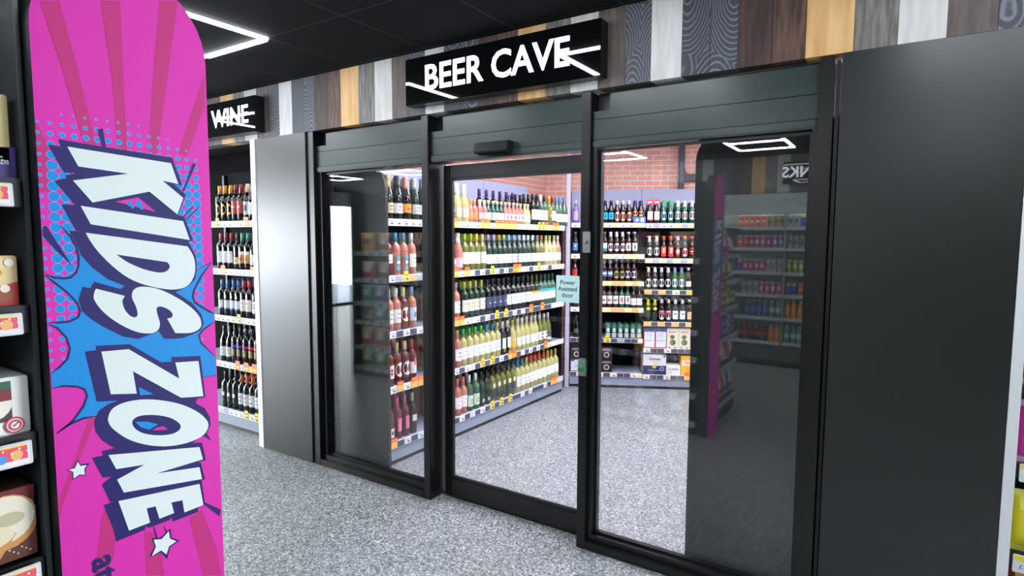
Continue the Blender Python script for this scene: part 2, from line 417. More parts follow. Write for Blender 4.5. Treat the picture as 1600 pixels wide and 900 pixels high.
# header cladding above the three bays
hd = empty('door_header', (-1.85, FY, 0)); tag(hd, 'dark green-black clad header box above the sliding doors', 'door header')
def header_bay(x0, x1):
    x0 += 1.85; x1 += 1.85
    MB().box(x0, x1, .03, .15, 2.085, 2.181, M_HEAD, b=.0015).build('header_board', hd)
    MB().box(x0, x1, .03, .15, 2.183, 2.221, M_HEAD, b=.0015).build('header_strip', hd)
    MB().box(x0, x1, .022, .15, 2.045, 2.083, M_HEAD, b=.006).build('header_strip', hd)
    MB().box(x0 + .082, x1, .042, .15, 2.223, 2.302, M_HEAD, b=.0015).build('header_board', hd)
    MB().box(x0, x0 + .08, .09, .15, 2.223, 2.318, M_BLACK).box(x0 + .08, x1, .09, .15, 2.303, 2.318, M_BLACK).build('cable_slot', hd)
header_bay(-3.384, -2.416); header_bay(-2.361, -1.366); header_bay(-1.314, -.323)

# sliding leaf
dl = empty('door_1', (-1.86, 2.79, 0)); struct(dl, 'black framed sliding glass door leaf standing in the middle bay', 'door')
o = 1.86
f = MB(); f.box(-2.335 + o, -2.285 + o, 0, .045, .012, 2.032, M_FRAME, b=.004)
f.box(-1.385 + o, -1.335 + o, 0, .045, .012, 2.032, M_FRAME, b=.004)
f.box(-2.285 + o, -1.385 + o, 0, .045, .012, .128, M_FRAME, b=.004)
f.box(-2.285 + o, -1.385 + o, 0, .045, 1.955, 2.032, M_FRAME, b=.004)
f.build('leaf_frame', dl)
s_ = MB(); seal(s_, -2.285 + o, -1.385 + o, .128, 1.955, .02, .014, .016, M_FRAME); s_.build('glazing_bead', dl)
pane(dl, -2.285 + o, -1.385 + o, .128, 1.955, .02, False)
struct(MB().box(-2.36, -1.366, FY + .118, FY + .15, 0, .004, mat('door_track', '#101212', .4)).build('trim_4'), 'black floor track under the sliding door', 'trim')

# door furniture
r = empty('motion_sensor', (-1.885, FY + .022, 2.088)); tag(r, 'small black motion sensor box above the sliding door', 'sensor')
sb = MB(); sb.prism([(0, -.028), (-.055, -.028), (-.065, -.018), (-.052, .03), (0, .03)], -.108, .108, mat('sensor_plastic', '#151b1a', .35), Matrix(((0, 0, 1, 0), (1, 0, 0, 0), (0, 1, 0, 0), (0, 0, 0, 1))))
sb.build('housing', r)
MB().box(-.085, .09, -.058, -.03, -.036, -.0285, M_GLOSSBLACK).build('lens_window', r)
r = empty('key_switch', (-1.327, FY + .004, 1.585)); tag(r, 'small steel key switch plate on the right door mullion', 'switch')
MB().box(-.021, .021, -.004, 0, -.052, .052, M_STEEL, b=.003).build('plate', r)
MB().lathe([(.009, 0), (.009, .006), (.007, .008)], mat('lock_barrel', '#6d706c', .3, metal=.8), 12, Matrix.Translation((0, -.004, .0)) @ Matrix.Rotation(PI / 2, 4, 'X')).build('lock_barrel', r)
for zz in (-.04, .04): MB().lathe([(.0035, 0), (.003, .0015)], mat('screw', '#888', .3, metal=.9), 8, Matrix.Translation((0, -.004, zz)) @ Matrix.Rotation(PI / 2, 4, 'X')).build('screw', r)
r = empty('exit_button', (-1.335, FY + .004, .957)); tag(r, 'green dome push button on a steel box on the mullion', 'button')
gb = mat('green_plastic', '#0a8a4e', .25, coat=.5)
MB().box(-.022, .022, -.018, 0, -.046, .046, mat('green_box_side', '#3f7f62', .3), b=.006).build('housing', r)
MB().box(-.021, .021, -.021, -.0178, -.044, .044, M_STEEL, b=.0015).build('plate', r)
MB().lathe([(.013, 0), (.013, .006), (.0175, .008), (.018, .014), (.014, .021), (.007, .024), (.001, .025)], gb, 16, Matrix.Translation((0, -.021, -.002)) @ Matrix.Rotation(PI / 2, 4, 'X')).build('push_dome', r)
r = empty('door_notice', (-1.4925, 2.80, 1.335)); tag(r, 'pale mint paper notice on the sliding door glass', 'notice')
mp_ = mat('mint_paper', '#d6f0eb', .6); N_, L_ = nodes(mp_)
tr_ = new(mp_, 'ShaderNodeBsdfTranslucent'); tr_.inputs[0].default_value = (*lin('#d8efeb'), 1); ms_ = new(mp_, 'ShaderNodeMixShader'); ms_.inputs[0].default_value = .5
L_.new(N_['Principled BSDF'].outputs[0], ms_.inputs[1]); L_.new(tr_.outputs[0], ms_.inputs[2]); L_.new(ms_.outputs[0], N_['Material Output'].inputs[0])
MB().box(-.069, .069, -.0008, 0, -.0715, .0715, mp_).build('paper', r)
for i, t in enumerate(('Power', 'Assisted', 'door')):
    text_obj('notice_lettering', t, .034, mat('black_ink', '#1c2a30', .6), Matrix.Translation((0, -.001, .034 - .034 * i)) @ STAND, r, depth=.0004, bold=.0004)

# ------------------------------------------------------------------ lit signs
def lit_sign(loc, w, h, txt, size, tx, label, rz=0.0, width=None):
    r = empty('illuminated_sign', loc, rz); tag(r, label, 'sign')
    MB().box(-w / 2, w / 2, -.075, 0, -h / 2, h / 2, mat('sign_case_black', '#0a0b0c', .3), b=.004).build('sign_case', r)
    MB().box(-w / 2 + .002, w / 2 - .002, -.0785, -.0755, -h / 2 + .002, h / 2 - .002, M_GLOSSBLACK, b=.001).build('sign_face', r)
    text_obj('sign_lettering', txt, size, M_LETTER, Matrix.Translation((tx, -.0792, 0)) @ STAND, r, depth=.001, bold=size * .020, width=width)
    return r
lit_sign((-1.842, FY, 2.49), 1.228, .262, 'BEER CAVE', .194, -.005, 'long black illuminated BEER CAVE sign above the sliding doors', width=.915)
lit_sign((-4.515, FY, 2.482), 1.22, .255, 'WINE', .178, .295, 'black illuminated WINE sign above the wine aisle', width=.47)
lit_sign((-.55, -2.80, 2.44), 1.6, .27, 'DRINKS', .19, .50, 'black illuminated DRINKS sign above the fridge', rz=PI, width=.62)

# ------------------------------------------------------------------ ceiling lights
def strip_light(x0, y0, first=[None], n=[0]):
    n[0] += 1
    if first[0] is None:
        r = empty('ceiling_light'); first[0] = r
        hz = MB(); w = .016
        def bar(x0_, x1_, y0_, y1_): hz.box(x0_, x1_, y0_, y1_, -.012, -.002, M_LED)
        ca = MB(); al = mat('light_channel', '#0f1011', .4)
        for x in (0, .6):
            bar(x - w, x + w, 0, 1.2); ca.box(x - .022, x + .022, -.02, 1.22, -.002, 0, al)
        for yy in (0, .6, 1.2):
            bar(.0 + w, .6 - w, yy - w, yy + w); ca.box(.022, .578, yy - .022, yy + .022, -.002, 0, al)
        hz.build('led_strip', r); ca.build('channel', r)
    else: r = copy_tree(first[0])
    r.location = (x0, y0, CEIL)
    return r
LPOS = []
for iy, yy in enumerate((.85, -2.15)):
    for ix in range(-4, 4):
        LPOS.append((-3.55 + 1.8 * ix + 0.0, yy))
NAMEX = {}
for x, y in sorted(LPOS):
    r = strip_light(x, y)
    k = sorted(set(p[0] for p in LPOS)).index(x)
    row = 'near the door wall' if y > 0 else 'near the fridges'
    ordn = ('first', 'second', 'third', 'fourth', 'fifth', 'sixth', 'seventh', 'eighth')[k]
    tag(r, f'white LED ladder ceiling light, {ordn} from the shop windows, row {row}', 'ceiling light', 'LED ladder ceiling lights')
# cave lights
ci = 0
for x, y in ((-2.1, 3.5), (-.9, 3.5), (-2.1, 4.9), (-.9, 4.9), (-.5, 6.3)):
    r = empty('cave_light', (x, y, CEIL + .02)); MB().box(-.3, .3, -.3, .3, -.02, 0, M_WHITE, b=.004).build('fixture', r)
    MB().box(-.28, .28, -.28, .28, -.024, -.021, M_CAVELED).build('diffuser', r)
    tag(r, 'square white ceiling light in the cave, ' + ('front left', 'front right', 'middle left', 'middle right', 'rear')[ci], 'ceiling light', 'square ceiling lights in the cave'); ci += 1

# ================================================================== END PANELS IN THE CAVE
def rounded_panel(name, label, x0, x1, y0, y1, ztop, rl, rr, mt):
    pts = [(x0, 0), (x1, 0)]
    if rr:
        for k in range(9): a = PI / 2 * k / 8; pts.append((x1 - rr + rr * math.cos(a), ztop - rr + rr * math.sin(a)))
    else: pts.append((x1, ztop))
    if rl:
        for k in range(9): a = PI / 2 + PI / 2 * k / 8; pts.append((x0 + rl + rl * math.cos(a), ztop - rl + rl * math.sin(a)))
    else: pts.append((x0, ztop))
    b = MB().prism([(x, z) for x, z in pts], -y1, -y0, mt, Matrix.Rotation(PI / 2, 4, 'X'))
    # trim to world
    o_ = b.build(name); tag(o_, label, 'end panel'); return o_
rounded_panel('shelf_end_panel', 'tall dark rounded end panel behind the left glass screen', -3.44, -2.93, 2.90, 2.925, 2.09, 0, .17, M_ENDP)
rounded_panel('shelf_end_panel', 'tall dark rounded end panel behind the right glass screen', -.862, .33, 2.90, 2.925, 2.12, .15, 0, M_ENDP)
ART = [
(1,'ray',[[4411,20060],[4705,20155],[4933,19009],[5159,17728],[4986,17589],[4710,18902]]),
(1,'ray',[[5357,20365],[5697,20474],[5689,19064],[5691,17615],[5532,17596],[5487,19019]]),
(1,'ray',[[6418,20706],[6787,20825],[6517,19248],[6251,17682],[6079,17661],[6243,19187]]),
(1,'ray',[[7281,19457],[7269,18814],[6841,17686],[6672,17732]]),
(1,'ray',[[4243,18020],[4408,17629],[4395,16793],[4245,16783]]),
(1,'ray',[[4811,12623],[4904,12563],[4514,11632],[4329,11162],[4255,10875],[4257,11237],[4526,11872]]),
(1,'ray',[[5008,10829],[5068,10678],[5149,10230],[5094,9784],[4965,9441],[4750,9545],[4811,9914],[4933,10654]]),
(1,'ray',[[5671,10009],[5841,9937],[5970,9383],[6028,8922],[5668,9098]]),
(1,'ray',[[6580,9941],[6866,10017],[7177,8952],[7244,8329],[6836,8528]]),
(3,'blue',[[4812,15678],[4797,15443],[4722,15293],[4609,15234],[4433,15255],[4260,15346],[4395,15184],[4558,15011],[4709,14806],[4766,14640],[4719,14521],[4571,14460],[4413,14450],[4265,14465],[4389,14369],[4517,14172],[4571,13976],[4518,13795],[4393,13651],[4258,13564],[4253,13299],[4435,13308],[4634,13260],[4764,13180],[4810,13041],[4738,12861],[4546,12618],[4707,12645],[4939,12628],[5373,12379],[5952,12496],[6603,12507],[7011,12968],[7301,12956],[7295,13360],[6984,13715],[6921,13898],[7052,14021],[7293,14147],[7300,14326],[7098,14459],[6934,14591],[6831,14765],[6868,14872],[7041,15164],[7286,15469],[6963,15311],[6575,15081],[5615,15687],[5174,15792]]),
(4,'navy',[[4515,16202],[4652,16005],[4731,15812],[4760,15653],[4753,15495],[4710,15364],[4624,15287],[4532,15277],[4381,15301],[4260,15345],[4256,15333],[4372,15261],[4530,15236],[4637,15248],[4740,15340],[4788,15487],[4797,15658],[4765,15828],[4682,16030],[4523,16211]]),
(4,'navy',[[4253,15312],[4384,15164],[4546,14997],[4694,14796],[4741,14640],[4709,14546],[4568,14486],[4413,14486],[4266,14484],[4265,14473],[4413,14446],[4575,14447],[4731,14514],[4775,14641],[4723,14817],[4570,15025],[4405,15194],[4260,15321]]),
(4,'navy',[[4262,14451],[4378,14355],[4502,14164],[4544,13978],[4504,13806],[4383,13680],[4256,13583],[4261,13572],[4403,13646],[4533,13783],[4578,13976],[4532,14181],[4400,14383],[4267,14461]]),
(4,'navy',[[4253,13288],[4435,13281],[4630,13229],[4741,13161],[4776,13049],[4713,12877],[4530,12636],[4272,12457],[4277,12445],[4553,12602],[4743,12850],[4811,13040],[4766,13188],[4637,13268],[4434,13321],[4252,13300]]),
(4,'navy',[[4277,12445],[4496,12553],[4711,12609],[4939,12610],[4938,12622],[4702,12651],[4481,12592],[4272,12457]]),
(4,'navy',[[6966,15305],[7289,15454],[7283,15467],[6960,15318]]),
(4,'navy',[[7281,15473],[7021,15178],[6855,14881],[6820,14737],[6862,14609],[7002,14495],[7197,14363],[7297,14325],[7304,14338],[7222,14403],[7029,14533],[6899,14637],[6867,14736],[6898,14861],[7061,15151],[7292,15465]]),
(4,'navy',[[7290,14153],[7053,14036],[6920,13902],[6972,13710],[7285,13372],[7295,13379],[7007,13731],[6960,13888],[7080,14001],[7297,14142]]),
(4,'navy',[[7011,12957],[7301,12950],[7300,12961],[7010,12968]]),
(4,'navy',[[4259,16179],[4312,16202],[4447,15925],[4671,15476],[4439,15754],[4256,16015]]),
(5,'navy',[[4571,17733],[5264,17694],[6538,17633],[6724,17086],[6554,17094],[6788,16894],[6606,16466],[6737,16444],[6905,15930],[6802,15922],[6947,15608],[6959,15334],[6914,15116],[6758,14975],[6500,14871],[6500,14857],[6825,14614],[7009,14361],[7063,14160],[6995,14000],[6825,13938],[6605,13885],[6394,13893],[6215,13926],[6126,14083],[5945,14041],[5726,13986],[5450,14069],[5105,14313],[4900,14494],[4783,14638],[4736,14856],[4814,15087],[4937,15051],[5006,15171],[5447,15002],[5529,15054],[5234,15207],[4987,15436],[4812,15678],[4787,15796],[4652,16110],[4833,16112],[4752,16123],[4557,16588],[4771,16582],[4466,16995],[4659,17057],[4641,17101],[4803,17161],[4624,17154],[4408,17622],[4598,17609]]),
(5,'navy',[[4791,13877],[4981,13877],[4970,13959],[5562,13906],[6144,13444],[6353,13421],[6344,13517],[6959,13444],[6997,12985],[7035,12507],[6852,12520],[6820,12428],[7012,12270],[7119,12042],[7126,11866],[7033,11703],[7133,11501],[6945,11676],[6716,11578],[6920,11528],[6995,11107],[6810,11116],[6879,11085],[6955,10684],[6878,10690],[6929,10168],[7290,9866],[7252,9726],[6927,10110],[6783,10107],[6765,10012],[6231,10011],[6198,10151],[6168,10073],[5747,10072],[5701,10145],[5673,10062],[5152,10046],[5118,10295],[5060,10513],[4965,10858],[5143,10855],[5082,10878],[4958,11268],[5122,11364],[4979,11400],[4816,11842],[5010,11825],[4986,11915],[5204,11914],[5002,12124],[4903,12315],[4881,12531],[4965,12709],[5122,12796],[5302,12831],[4941,12893]]),
(5,'navy',[[5197,18002],[5286,18028],[5323,17685],[5259,17694]]),
(5,'navy',[[6966,17567],[7025,17546],[6742,16944],[6727,16975]]),
(5,'navy',[[6907,16657],[6934,16645],[6751,16444],[6732,16457]]),
(5,'navy',[[7050,16658],[7066,16645],[6793,16379],[6767,16391]]),
(5,'navy',[[4398,11738],[4516,11753],[4583,11878],[4628,11771],[4774,11754],[4702,11663],[4696,11531],[4601,11566],[4484,11520],[4491,11664]]),
(5,'navy',[[5799,9832],[5982,9773],[6179,9887],[6191,9677],[6351,9545],[6156,9481],[6084,9253],[5965,9455],[5733,9459],[5848,9632]]),
(5,'navy',[[5842,10060],[5861,10052],[5916,9795],[5886,9803]]),
(5,'navy',[[6042,9991],[6058,9985],[6106,9847],[6083,9846]]),
(6,'white',[[4696,17621],[6508,17518],[6640,17105],[6327,17148],[6731,16824],[6593,16479],[6066,16912],[5051,16643],[4756,17024],[5685,17230],[4853,17286]]),
(6,'pink',[[5441,16681],[5850,16785],[6171,16512]]),
(6,'white',[[4855,16573],[6706,16342],[6830,15949],[5000,16240]]),
(6,'white',[[4914,16082],[5481,16001],[6100,15912],[6778,15814],[6819,15748],[6860,15681],[6892,15609],[6912,15529],[6922,15444],[6924,15362],[6917,15286],[6900,15213],[6874,15146],[6836,15081],[6787,15022],[6731,14977],[6666,14947],[6593,14931],[6516,14923],[6437,14923],[6354,14931],[6259,14949],[6142,14977],[6013,15014],[5893,15056],[5787,15102],[5688,15153],[5594,15213],[5503,15284],[5416,15363],[5333,15447],[5252,15537],[5174,15631],[5107,15720],[5052,15803],[5006,15881],[4970,15948],[4945,16000],[4929,16041]]),
(6,'white',[[5028,15037],[5188,14980],[5352,14922],[5520,14861],[5500,14829],[5480,14797],[5470,14758],[5474,14706],[5488,14647],[5508,14591],[5536,14540],[5571,14492],[5606,14455],[5639,14434],[5671,14424],[5698,14425],[5717,14437],[5731,14460],[5737,14492],[5733,14538],[5722,14593],[5708,14648],[5688,14702],[5665,14756],[5649,14806],[5646,14852],[5650,14894],[5662,14931],[5682,14963],[5710,14990],[5748,15009],[5794,15020],[5849,15022],[5915,15016],[5995,15001],[6086,14977],[6183,14941],[6288,14887],[6400,14821],[6508,14749],[6611,14676],[6708,14597],[6794,14521],[6864,14448],[6922,14377],[6965,14310],[6992,14248],[7004,14189],[7006,14138],[7000,14097],[6985,14062],[6954,14033],[6908,14006],[6848,13984],[6772,13973],[6674,13978],[6562,13994],[6451,14009],[6399,14118],[6348,14226],[6296,14334],[6329,14335],[6362,14337],[6387,14345],[6403,14361],[6412,14383],[6411,14410],[6398,14441],[6375,14477],[6342,14510],[6296,14542],[6241,14572],[6193,14591],[6156,14595],[6125,14590],[6104,14573],[6097,14543],[6100,14503],[6107,14454],[6120,14394],[6138,14327],[6149,14265],[6148,14216],[6140,14173],[6123,14137],[6098,14107],[6065,14084],[6021,14071],[5964,14067],[5897,14073],[5826,14088],[5753,14112],[5675,14146],[5594,14190],[5506,14247],[5414,14315],[5329,14385],[5251,14457],[5180,14532],[5119,14605],[5069,14678],[5028,14749],[5000,14810],[4986,14853],[4984,14886],[4988,14920],[4997,14958],[5012,14998]]),
(6,'white',[[5065,13834],[5542,13808],[6490,13034],[6425,13390],[6912,13339],[6988,12546],[6513,12618],[5598,13358],[5649,12895],[5186,12983]]),
(6,'blue',[[5699,13014],[5966,12812],[5711,12850]]),
(6,'white',[[5121,12545],[5138,12598],[5165,12651],[5206,12696],[5262,12728],[5333,12752],[5414,12767],[5507,12772],[5611,12768],[5719,12757],[5828,12737],[5940,12709],[6060,12671],[6193,12622],[6333,12563],[6468,12496],[6593,12422],[6710,12341],[6813,12260],[6897,12183],[6965,12108],[7017,12039],[7053,11981],[7072,11930],[7077,11879],[7067,11825],[7043,11772],[7005,11726],[6956,11688],[6894,11657],[6816,11635],[6717,11621],[6603,11614],[6485,11617],[6366,11628],[6243,11648],[6119,11677],[5994,11719],[5868,11769],[5751,11826],[5642,11887],[5541,11953],[5449,12023],[5366,12099],[5291,12179],[5230,12251],[5187,12307],[5158,12355],[5137,12403],[5122,12450],[5116,12497]]),
(6,'white',[[5093,11807],[6859,11445],[6925,11149],[5957,11154],[6842,10997],[6887,10715],[5327,10974],[5219,11274],[5728,11412],[5213,11488]]),
(6,'white',[[5222,10838],[6827,10626],[6893,10123],[6478,10116],[6448,10397],[6218,10436],[6265,10186],[5966,10182],[5902,10473],[5729,10494],[5782,10175],[5384,10170]]),
(6,'white',[[4433,11731],[4529,11729],[4581,11840],[4618,11744],[4722,11726],[4677,11671],[4682,11556],[4594,11588],[4499,11544],[4503,11665]]),
(6,'white',[[5835,9784],[5990,9730],[6140,9839],[6159,9668],[6287,9554],[6131,9512],[6073,9359],[5975,9492],[5788,9461],[5873,9616]]),
(7,'navy',[[5406,15671],[5705,15615],[6018,15556],[6346,15495],[6364,15471],[6383,15447],[6394,15422],[6392,15395],[6381,15368],[6365,15344],[6344,15324],[6319,15306],[6286,15295],[6249,15288],[6206,15286],[6148,15293],[6069,15311],[5976,15337],[5883,15371],[5789,15413],[5694,15462],[5607,15512],[5534,15564],[5470,15618]]),
(7,'navy',[[5539,12336],[5547,12368],[5568,12393],[5596,12412],[5631,12426],[5674,12433],[5729,12432],[5800,12422],[5885,12404],[5972,12379],[6065,12346],[6161,12306],[6247,12261],[6319,12213],[6379,12160],[6425,12112],[6457,12069],[6475,12030],[6479,11995],[6467,11962],[6441,11934],[6404,11913],[6356,11900],[6299,11894],[6232,11897],[6153,11908],[6065,11928],[5979,11953],[5894,11984],[5810,12021],[5737,12060],[5676,12104],[5626,12151],[5587,12198],[5559,12247],[5543,12295]]),
(8,'blue',[[5593,12335],[5819,12279],[6026,12169],[5849,12104],[5694,12196]]),
(8,'pink',[[5909,12074],[6011,12111],[6125,12103],[6211,12012]]),
]
# ================================================================== KIDS ZONE PANEL
M_PINK = mat('print_pink', '#c82a9c', 0.5, spec=0.18); M_RAY = mat('print_dark_pink', '#b22a70', 0.5, spec=0.18); M_CYAN = mat('print_cyan', '#1080c6', 0.5, spec=0.18)
M_DOTRIM = mat('print_lilac', '#a58fe0', 0.5, spec=0.18)
M_NAVY = mat('print_navy', '#221c5c', 0.5, spec=0.18); M_PW = mat('print_white', '#ccd6d4', 0.5, spec=0.18)
PM = dict(pink=M_PINK, ray=M_RAY, blue=M_CYAN, navy=M_NAVY, white=M_PW)
kz = empty('end_panel_sign', (-1.304, 0.578, 0)); tag(kz, 'tall pink KIDS ZONE panel with rounded top at the shelving corner', 'sign panel')
pts = [(.424, 0), (.732, 0)]
R_ = .1535
for k in range(11): a = PI / 2 * k / 10; pts.append((.732 - R_ + R_ * math.cos(a), 2.12 - R_ + R_ * math.sin(a)))
for k in range(11): a = PI / 2 + PI / 2 * k / 10; pts.append((.424 + R_ + R_ * math.cos(a), 2.12 - R_ + R_ * math.sin(a)))
YZX = Matrix(((0, 0, 1, 0), (1, 0, 0, 0), (0, 1, 0, 0), (0, 0, 0, 1)))   # (a,b,c) -> (c,a,b)
KM = Matrix.Translation((1.304, -.578, 0)) @ YZX
MB().prism(pts, -1.345, -1.2695, mat('panel_edge_black', '#24272a', .4), KM).build('panel_board', kz)
MB().prism(pts, -1.2694, -1.2688, M_PINK, KM).build('printed_sheet', kz)
b = MB()
def flat(poly, layer, mt):
    vs = [(-1.2686 + layer * .00015, y, z) for y, z in poly]
    bm = bmesh.new(); bv = [bm.verts.new(v) for v in vs]
    try:
        fc = bm.faces.new(bv); bm.normal_update(); bmesh.ops.triangulate(bm, faces=[fc], ngon_method='EAR_CLIP')
        bm.normal_update()
        if sum(f.normal.x * f.calc_area() for f in bm.faces) < 0: bmesh.ops.reverse_faces(bm, faces=bm.faces[:])
        bm.verts.index_update()
        b.add([v.co[:] for v in bm.verts], [[v.index for v in f.verts] for f in bm.faces], mt, Matrix.Translation((1.304, -.578, 0)))
    finally: bm.free()
for k in range(16):
    y = .4268 + .01835 * k
    if not .4255 < y < .7305: continue
    zt = 1.826 - ((y - .53) / .19) ** 2 * .056
    for j in range(45):
        z = 1.8178 - .01825 * j
        d = zt - z
        if d < 0: continue
        rr = min(.0012 + d * .085, .0086)
        if z < 1.50: rr = max(0, min(rr, .0086 - (1.50 - z) * .05))
        if rr < .001 or z < 1.3: continue
        rr = min(rr, .7318 - y, y - .4242)
        if rr < .0008: continue
        flat([(y + (rr + .0007) * math.cos(2 * PI * q / 14), z + (rr + .0007) * math.sin(2 * PI * q / 14)) for q in range(14)], 1.6, M_DOTRIM)
        flat([(y + rr * math.cos(2 * PI * q / 14), z + rr * math.sin(2 * PI * q / 14)) for q in range(14)], 2.2, M_CYAN)
for layer, mn, p in ART:
    flat([(max(.4242, min(.7318, y / 10000)), z / 10000) for y, z in p], layer, PM[mn])
for y, z, rr in ((.5690, 1.6650, .005), (.5850, 1.6660, .0062), (.5735, 1.6590, .003), (.5905, 1.6585, .004)):
    flat([(y + rr * math.cos(2 * PI * q / 12), z + rr * math.sin(2 * PI * q / 12)) for q in range(12)], 7, M_CYAN)
b.build('printed_artwork', kz)
# 'at' reads downwards: text +X -> -Z, up -> +Y
TM = Matrix.Translation((1.304, -.578, 0)) @ Matrix(((0, 0, 1, -1.2675), (0, 1, 0, .4925), (-1, 0, 0, .9630), (0, 0, 0, 1)))
text_obj('small_lettering', 'at', .062, M_NAVY, TM, kz, depth=.0003, bold=.0016)

# ================================================================== SHELVING UNITS
M_RAILW = mat('white_price_rail', '#dfe2e6', .4); M_RAILN = mat('slate_price_strip', '#474c66', .4); M_RAILC = mat('cream_price_rail', '#efdfc4', .4)
M_TW = mat('white_ticket', '#f2f3f6', .5); M_TO = mat('orange_ticket', '#f08a2c', .5); M_TR = mat('red_orange_ticket', '#ea5a2a', .5)
M_TY = mat('yellow_ticket', '#f0d23a', .5); M_TP = mat('peach_ticket', '#f4b868', .5); M_INK = mat('ticket_ink', '#4a4d58', .6)
def shelf_unit(name, label, cat, org, rz, width, depth, shelves, top, back=M_DARKBACK, upper=None, ztop_split=None, rail=M_RAILW, plinth=M_GREYMETAL, kick=.03, tray=M_GREYMETAL, toe=.02, lip=.05, group=None):
    r = empty(name, org, rz); tag(r, label, cat, group)
    b = MB(); zs = ztop_split or top
    b.box(0, width, depth - .03, depth, 0.02, zs, back)
    if upper:
        b.box(0, width, depth - .03, depth, zs, top, upper)
        for q in range(9): b.box(width - .006, width - .001, depth - .032, depth - .03, zs + .05 + q * .04, zs + .07 + q * .04, M_BLACK)
    b.build('back_panel', r)
    for x in (.003, width - .033): MB().box(x, x + .03, depth - .055, depth - .031, 0.02, (ztop_split or top) - .02, M_BLACK).build('upright', r)
    z0 = shelves[0]
    b = MB().box(0.001, width - .001, toe, depth - .03, .0, kick, M_BLACK).box(0.001, width - .001, toe - .008, depth - .03, kick, z0, plinth)
    b.build('base_plinth', r)
    out = []
    for z in shelves:
        s = MB().box(.002, width - .002, .012, depth - .058, z + .022, z + .044, tray, b=.002)
        s = s.build('shelf', r)
        MB().box(.002, width - .002, 0, .011, z, z + lip, rail, b=.0015).build('price_rail', s)
        out.append(s)
    return r, out
TICK = {}
def ticket(shelf, x, z, kind, lip=.05):
    """price cards clipped in a rail; o/y/p stand up above the rail"""
    if kind not in TICK:
        b = MB()
        if kind == 'n': b.box(-.034, .034, -.0015, 0, .004, .046, M_RAILN)
        elif kind == 'w':
            b.box(-.028, .028, -.0022, 0, .003, .047, M_TW); b.box(-.02, .02, -.0027, -.0022, .030, .034, M_INK); b.box(-.006, .02, -.0027, -.0022, .012, .022, M_INK)
        elif kind in 'op':
            b.box(-.032, .032, -.0035, -.001, .002, .050, M_TO if kind == 'o' else M_TP); b.box(-.032, .032, -.0035, -.001, .050, .078, M_TR)
            b.box(-.022, .024, -.004, -.0035, .020, .034, mat('ticket_yellow', '#f8c85c', .5)); b.box(-.024, .024, -.004, -.0035, .060, .066, M_TP)
        elif kind == 'y':
            b.box(-.027, .027, -.0035, -.001, .002, .052, M_TY); b.box(-.022, .022, -.0035, -.001, .052, .075, M_TY)
            b.box(-.02, .02, -.004, -.0035, .044, .051, M_INK); b.box(-.006, .02, -.004, -.0035, .014, .026, M_INK)
        elif kind == 'c': b.box(-.034, .034, -.0018, 0, .004, .046, M_TP)
        elif kind == 'l': b.box(-.034, .034, -.0018, 0, .004, .046, mat('lemon_card', '#f6e3a0', .5))
        elif kind == 'g': b.box(-.034, .034, -.0018, 0, .004, .046, mat('grey_card', '#a4a9bc', .5))
        TICK[kind] = b.mesh('price_ticket')
    o = bpy.data.objects.new('price_ticket', TICK[kind]); COL.objects.link(o); o.parent = shelf; o.location = (x, 0, z)
def tickets(shelf, z, seq, x0=.04, pitch=.072, wid=None):
    x = x0
    for c in seq:
        if c != '.' and (wid is None or x < wid - .03): ticket(shelf, x, z, c)
        x += pitch

